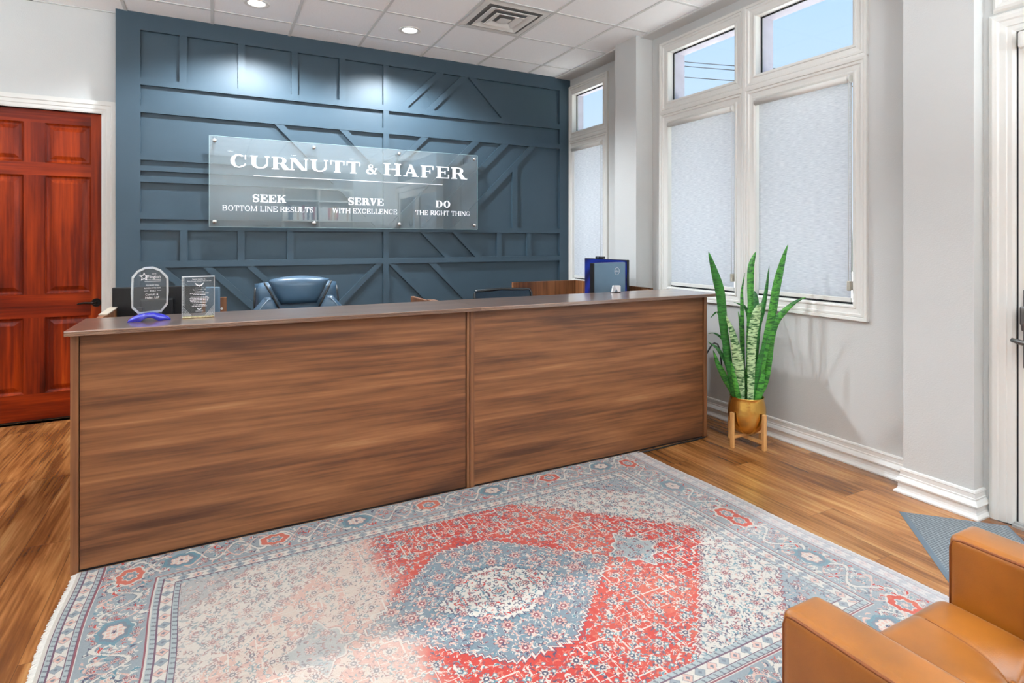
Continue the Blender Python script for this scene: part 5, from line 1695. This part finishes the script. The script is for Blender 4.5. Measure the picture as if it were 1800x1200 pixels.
    # overcast edge cord near the viewer
    link('edge_cord', MB().tube([(CX - HX, CYr + y0, 0.006), (CX, CYr + y0 - 0.001, 0.006), (CX + HX, CYr + y0, 0.006)], 0.005, 8), mf, root)


build_rug()

# ================================================================== TAN LEATHER ARMCHAIR
ac = thing('armchair', (1.465, 0.42, 0), 'tan leather armchair with a button-tufted seat, facing the counter', 'armchair')
AX0, AX1, BX0, BX1 = 1.070, 1.192, 1.738, 1.866
AF, AB, AT = 0.815, 0.02, 0.602
for (a, b) in ((AX0, AX1), (BX0, BX1)):
    mb = MB().box(a, b, AB, AF, 0.20, AT, 0.022, 5)
    # slight crown on the arm top, soft front
    mb.v = [(x, y, z + (0.006 * (1 - ((x - (a + b) / 2) / ((b - a) / 2)) ** 2) if z > 0.5 else 0)) for x, y, z in mb.v]
    ar = link('armrest', mb, M['leather'], ac)
    for x in (a + 0.0050, b - 0.0050):
        mb = MB().tube([(x, AB + 0.03, AT - 0.0060), (x, AF - 0.03, AT - 0.0060), (x, AF - 0.012, AT - 0.012), (x, AF - 0.0055, AT - 0.030), (x, AF - 0.0055, 0.23)], 0.0036, 8)
        link('piping', mb, M['piping'], ar, label='darker leather piping')
# tufted seat cushion
sx0, sx1, sy0, sy1 = AX1 + 0.002, BX0 - 0.002, 0.14, 0.848
seamx = [1.33, 1.602]; seamy = [0.618, 0.36]
nxs, nys = 110, 140
vs = []; fs = []
for j in range(nys + 1):
    for i in range(nxs + 1):
        u = i / nxs; v = j / nys
        x = sx0 + (sx1 - sx0) * u; y = sy0 + (sy1 - sy0) * v
        dx = min(abs(x - s_) for s_ in seamx); dy = min(abs(y - s_) for s_ in seamy)
        db = min(math.hypot(x - a, y - b) for a in seamx for b in seamy)
        z = 0.432 - 0.004 * math.exp(-dx / 0.004) * (0.3 + 0.7 * math.exp(-db / 0.12)) - 0.004 * math.exp(-dy / 0.004) * (0.3 + 0.7 * math.exp(-db / 0.12))
        z -= 0.042 * math.exp(-db / 0.042) + 0.010 * math.exp(-min(dx, 0.2) / 0.03) * math.exp(-db / 0.16) + 0.012 * math.exp(-dy / 0.03) * math.exp(-db / 0.16)
        e = (sy1 - y)
        if e < 0.05: z -= 0.05 - math.sqrt(max(0, 0.05 ** 2 - (0.05 - e) ** 2))
        es = min(x - sx0, sx1 - x)
        if es < 0.018: z -= 0.018 - math.sqrt(max(0, 0.018 ** 2 - (0.018 - es) ** 2))
        vs.append((x, y, z))
for j in range(nys):
    for i in range(nxs):
        a = j * (nxs + 1) + i; fs.append((a, a + 1, a + nxs + 2, a + nxs + 1))
n0 = len(vs)
mb = MB(); mb.add(vs, fs, True)
# front and underside of the cushion
fr = [nys * (nxs + 1) + i for i in range(nxs + 1)]
low = [(vs[k][0], sy1, 0.285) for k in fr]
mb.add([vs[k] for k in fr] + low, [(i, i + 1, nxs + 1 + i + 1, nxs + 1 + i) for i in range(nxs)], True)
mb.add([(sx0, sy0, 0.285), (sx1, sy0, 0.285), (sx1, sy1, 0.285), (sx0, sy1, 0.285)], [(0, 1, 2, 3)])
for xx in (sx0, sx1):
    col_ = [vs[j * (nxs + 1) + (0 if xx == sx0 else nxs)] for j in range(nys + 1)]
    mb.add(col_ + [(xx, p[1], 0.285) for p in col_], [(j, j + 1, nys + 2 + j, nys + 1 + j) for j in range(nys)])
seat = link('seat_cushion', mb, M['leather'], ac)
for a in seamx:
    for b in seamy:
        mb = MB().lathe((a, b, 0.384), [(0.0, 0.006), (0.006, 0.0055), (0.011, 0.002), (0.012, -0.003)], 20)
        link('tufting_button', mb, M['leather'], seat)
for a in seamx:
    mb = MB().tube([(a, y, 0.0012 + 0.432 - 0.0042 * (0.3 + 0.7 * math.exp(-min(abs(y - s_) for s_ in seamy) / 0.12)) - sum(0.0 for _ in (0,)) -
                     (0.042 * math.exp(-min(abs(y - s_) for s_ in seamy) / 0.042) + 0.010 * math.exp(-min(abs(y - s_) for s_ in seamy) / 0.16)) -
                     0.004 * math.exp(-min(abs(y - s_) for s_ in seamy) / 0.004) * 1.0 - 0.012 * math.exp(-min(abs(y - s_) for s_ in seamy) / 0.03)) for y in np.linspace(0.16, 0.80, 90)], 0.0013, 6)
    link('seam', mb, M['piping'], seat)
link('seat_rail', MB().box(AX1, BX0, 0.12, 0.80, 0.20, 0.284, 0.004, 1), M['leather'], ac)
mb = MB().box(AX1 + 0.002, BX0 - 0.002, 0.0, 0.135, 0.20, 0.80, 0.03, 4)
link('backrest', mb, M['leather'], ac)
for x in (AX0 + 0.05, BX1 - 0.05):
    for y in (AB + 0.06, AF - 0.06):
        link('leg', MB().cyl((x, y, 0.0), (x, y, 0.20), 0.012, 0.022, 16), M['oak'], ac)

# ================================================================== BACK OF THE ROOM (seen only as a reflection in the sign)
bk = thing('bookcase', (2.1, -2.8, 0), 'tall white bookcase against the rear wall, full of pale binders', 'bookcase')
mb = MB()
for x in (1.35, 2.10, 2.85): mb.box(x - 0.015, x + 0.015, -2.998, -2.66, 0, 2.6)
for z in (0.05, 0.5, 0.95, 1.4, 1.85, 2.3, 2.585): mb.box(1.35, 2.85, -2.998, -2.66, z - 0.012, z + 0.012)
link('shelves', mb, M['trim'], bk)
rnd = random.Random(4)
bcols = [pmat('binder_%s' % n_, c_, 0.6, noise=0.03) for n_, c_ in (('white', lin(225, 225, 222)), ('slate', lin(90, 100, 112)), ('tan', lin(190, 165, 130)), ('maroon', lin(130, 50, 60)))]
for z in (1.862,):
    for (xa, xb) in ((1.37, 2.08), (2.12, 2.83)):
        x = xa
        while x < xb - 0.06:
            w = rnd.uniform(0.035, 0.055); h = rnd.uniform(0.27, 0.33)
            tag(link('binder', MB().box(x, x + w - 0.003, -2.95, -2.70, z + 0.0005, z + h), bcols[0 if rnd.random() < 0.7 else rnd.randint(1, 3)]),
                'upright binder on the rear bookcase', 'binder', 'binders on the rear bookcase')
            x += w
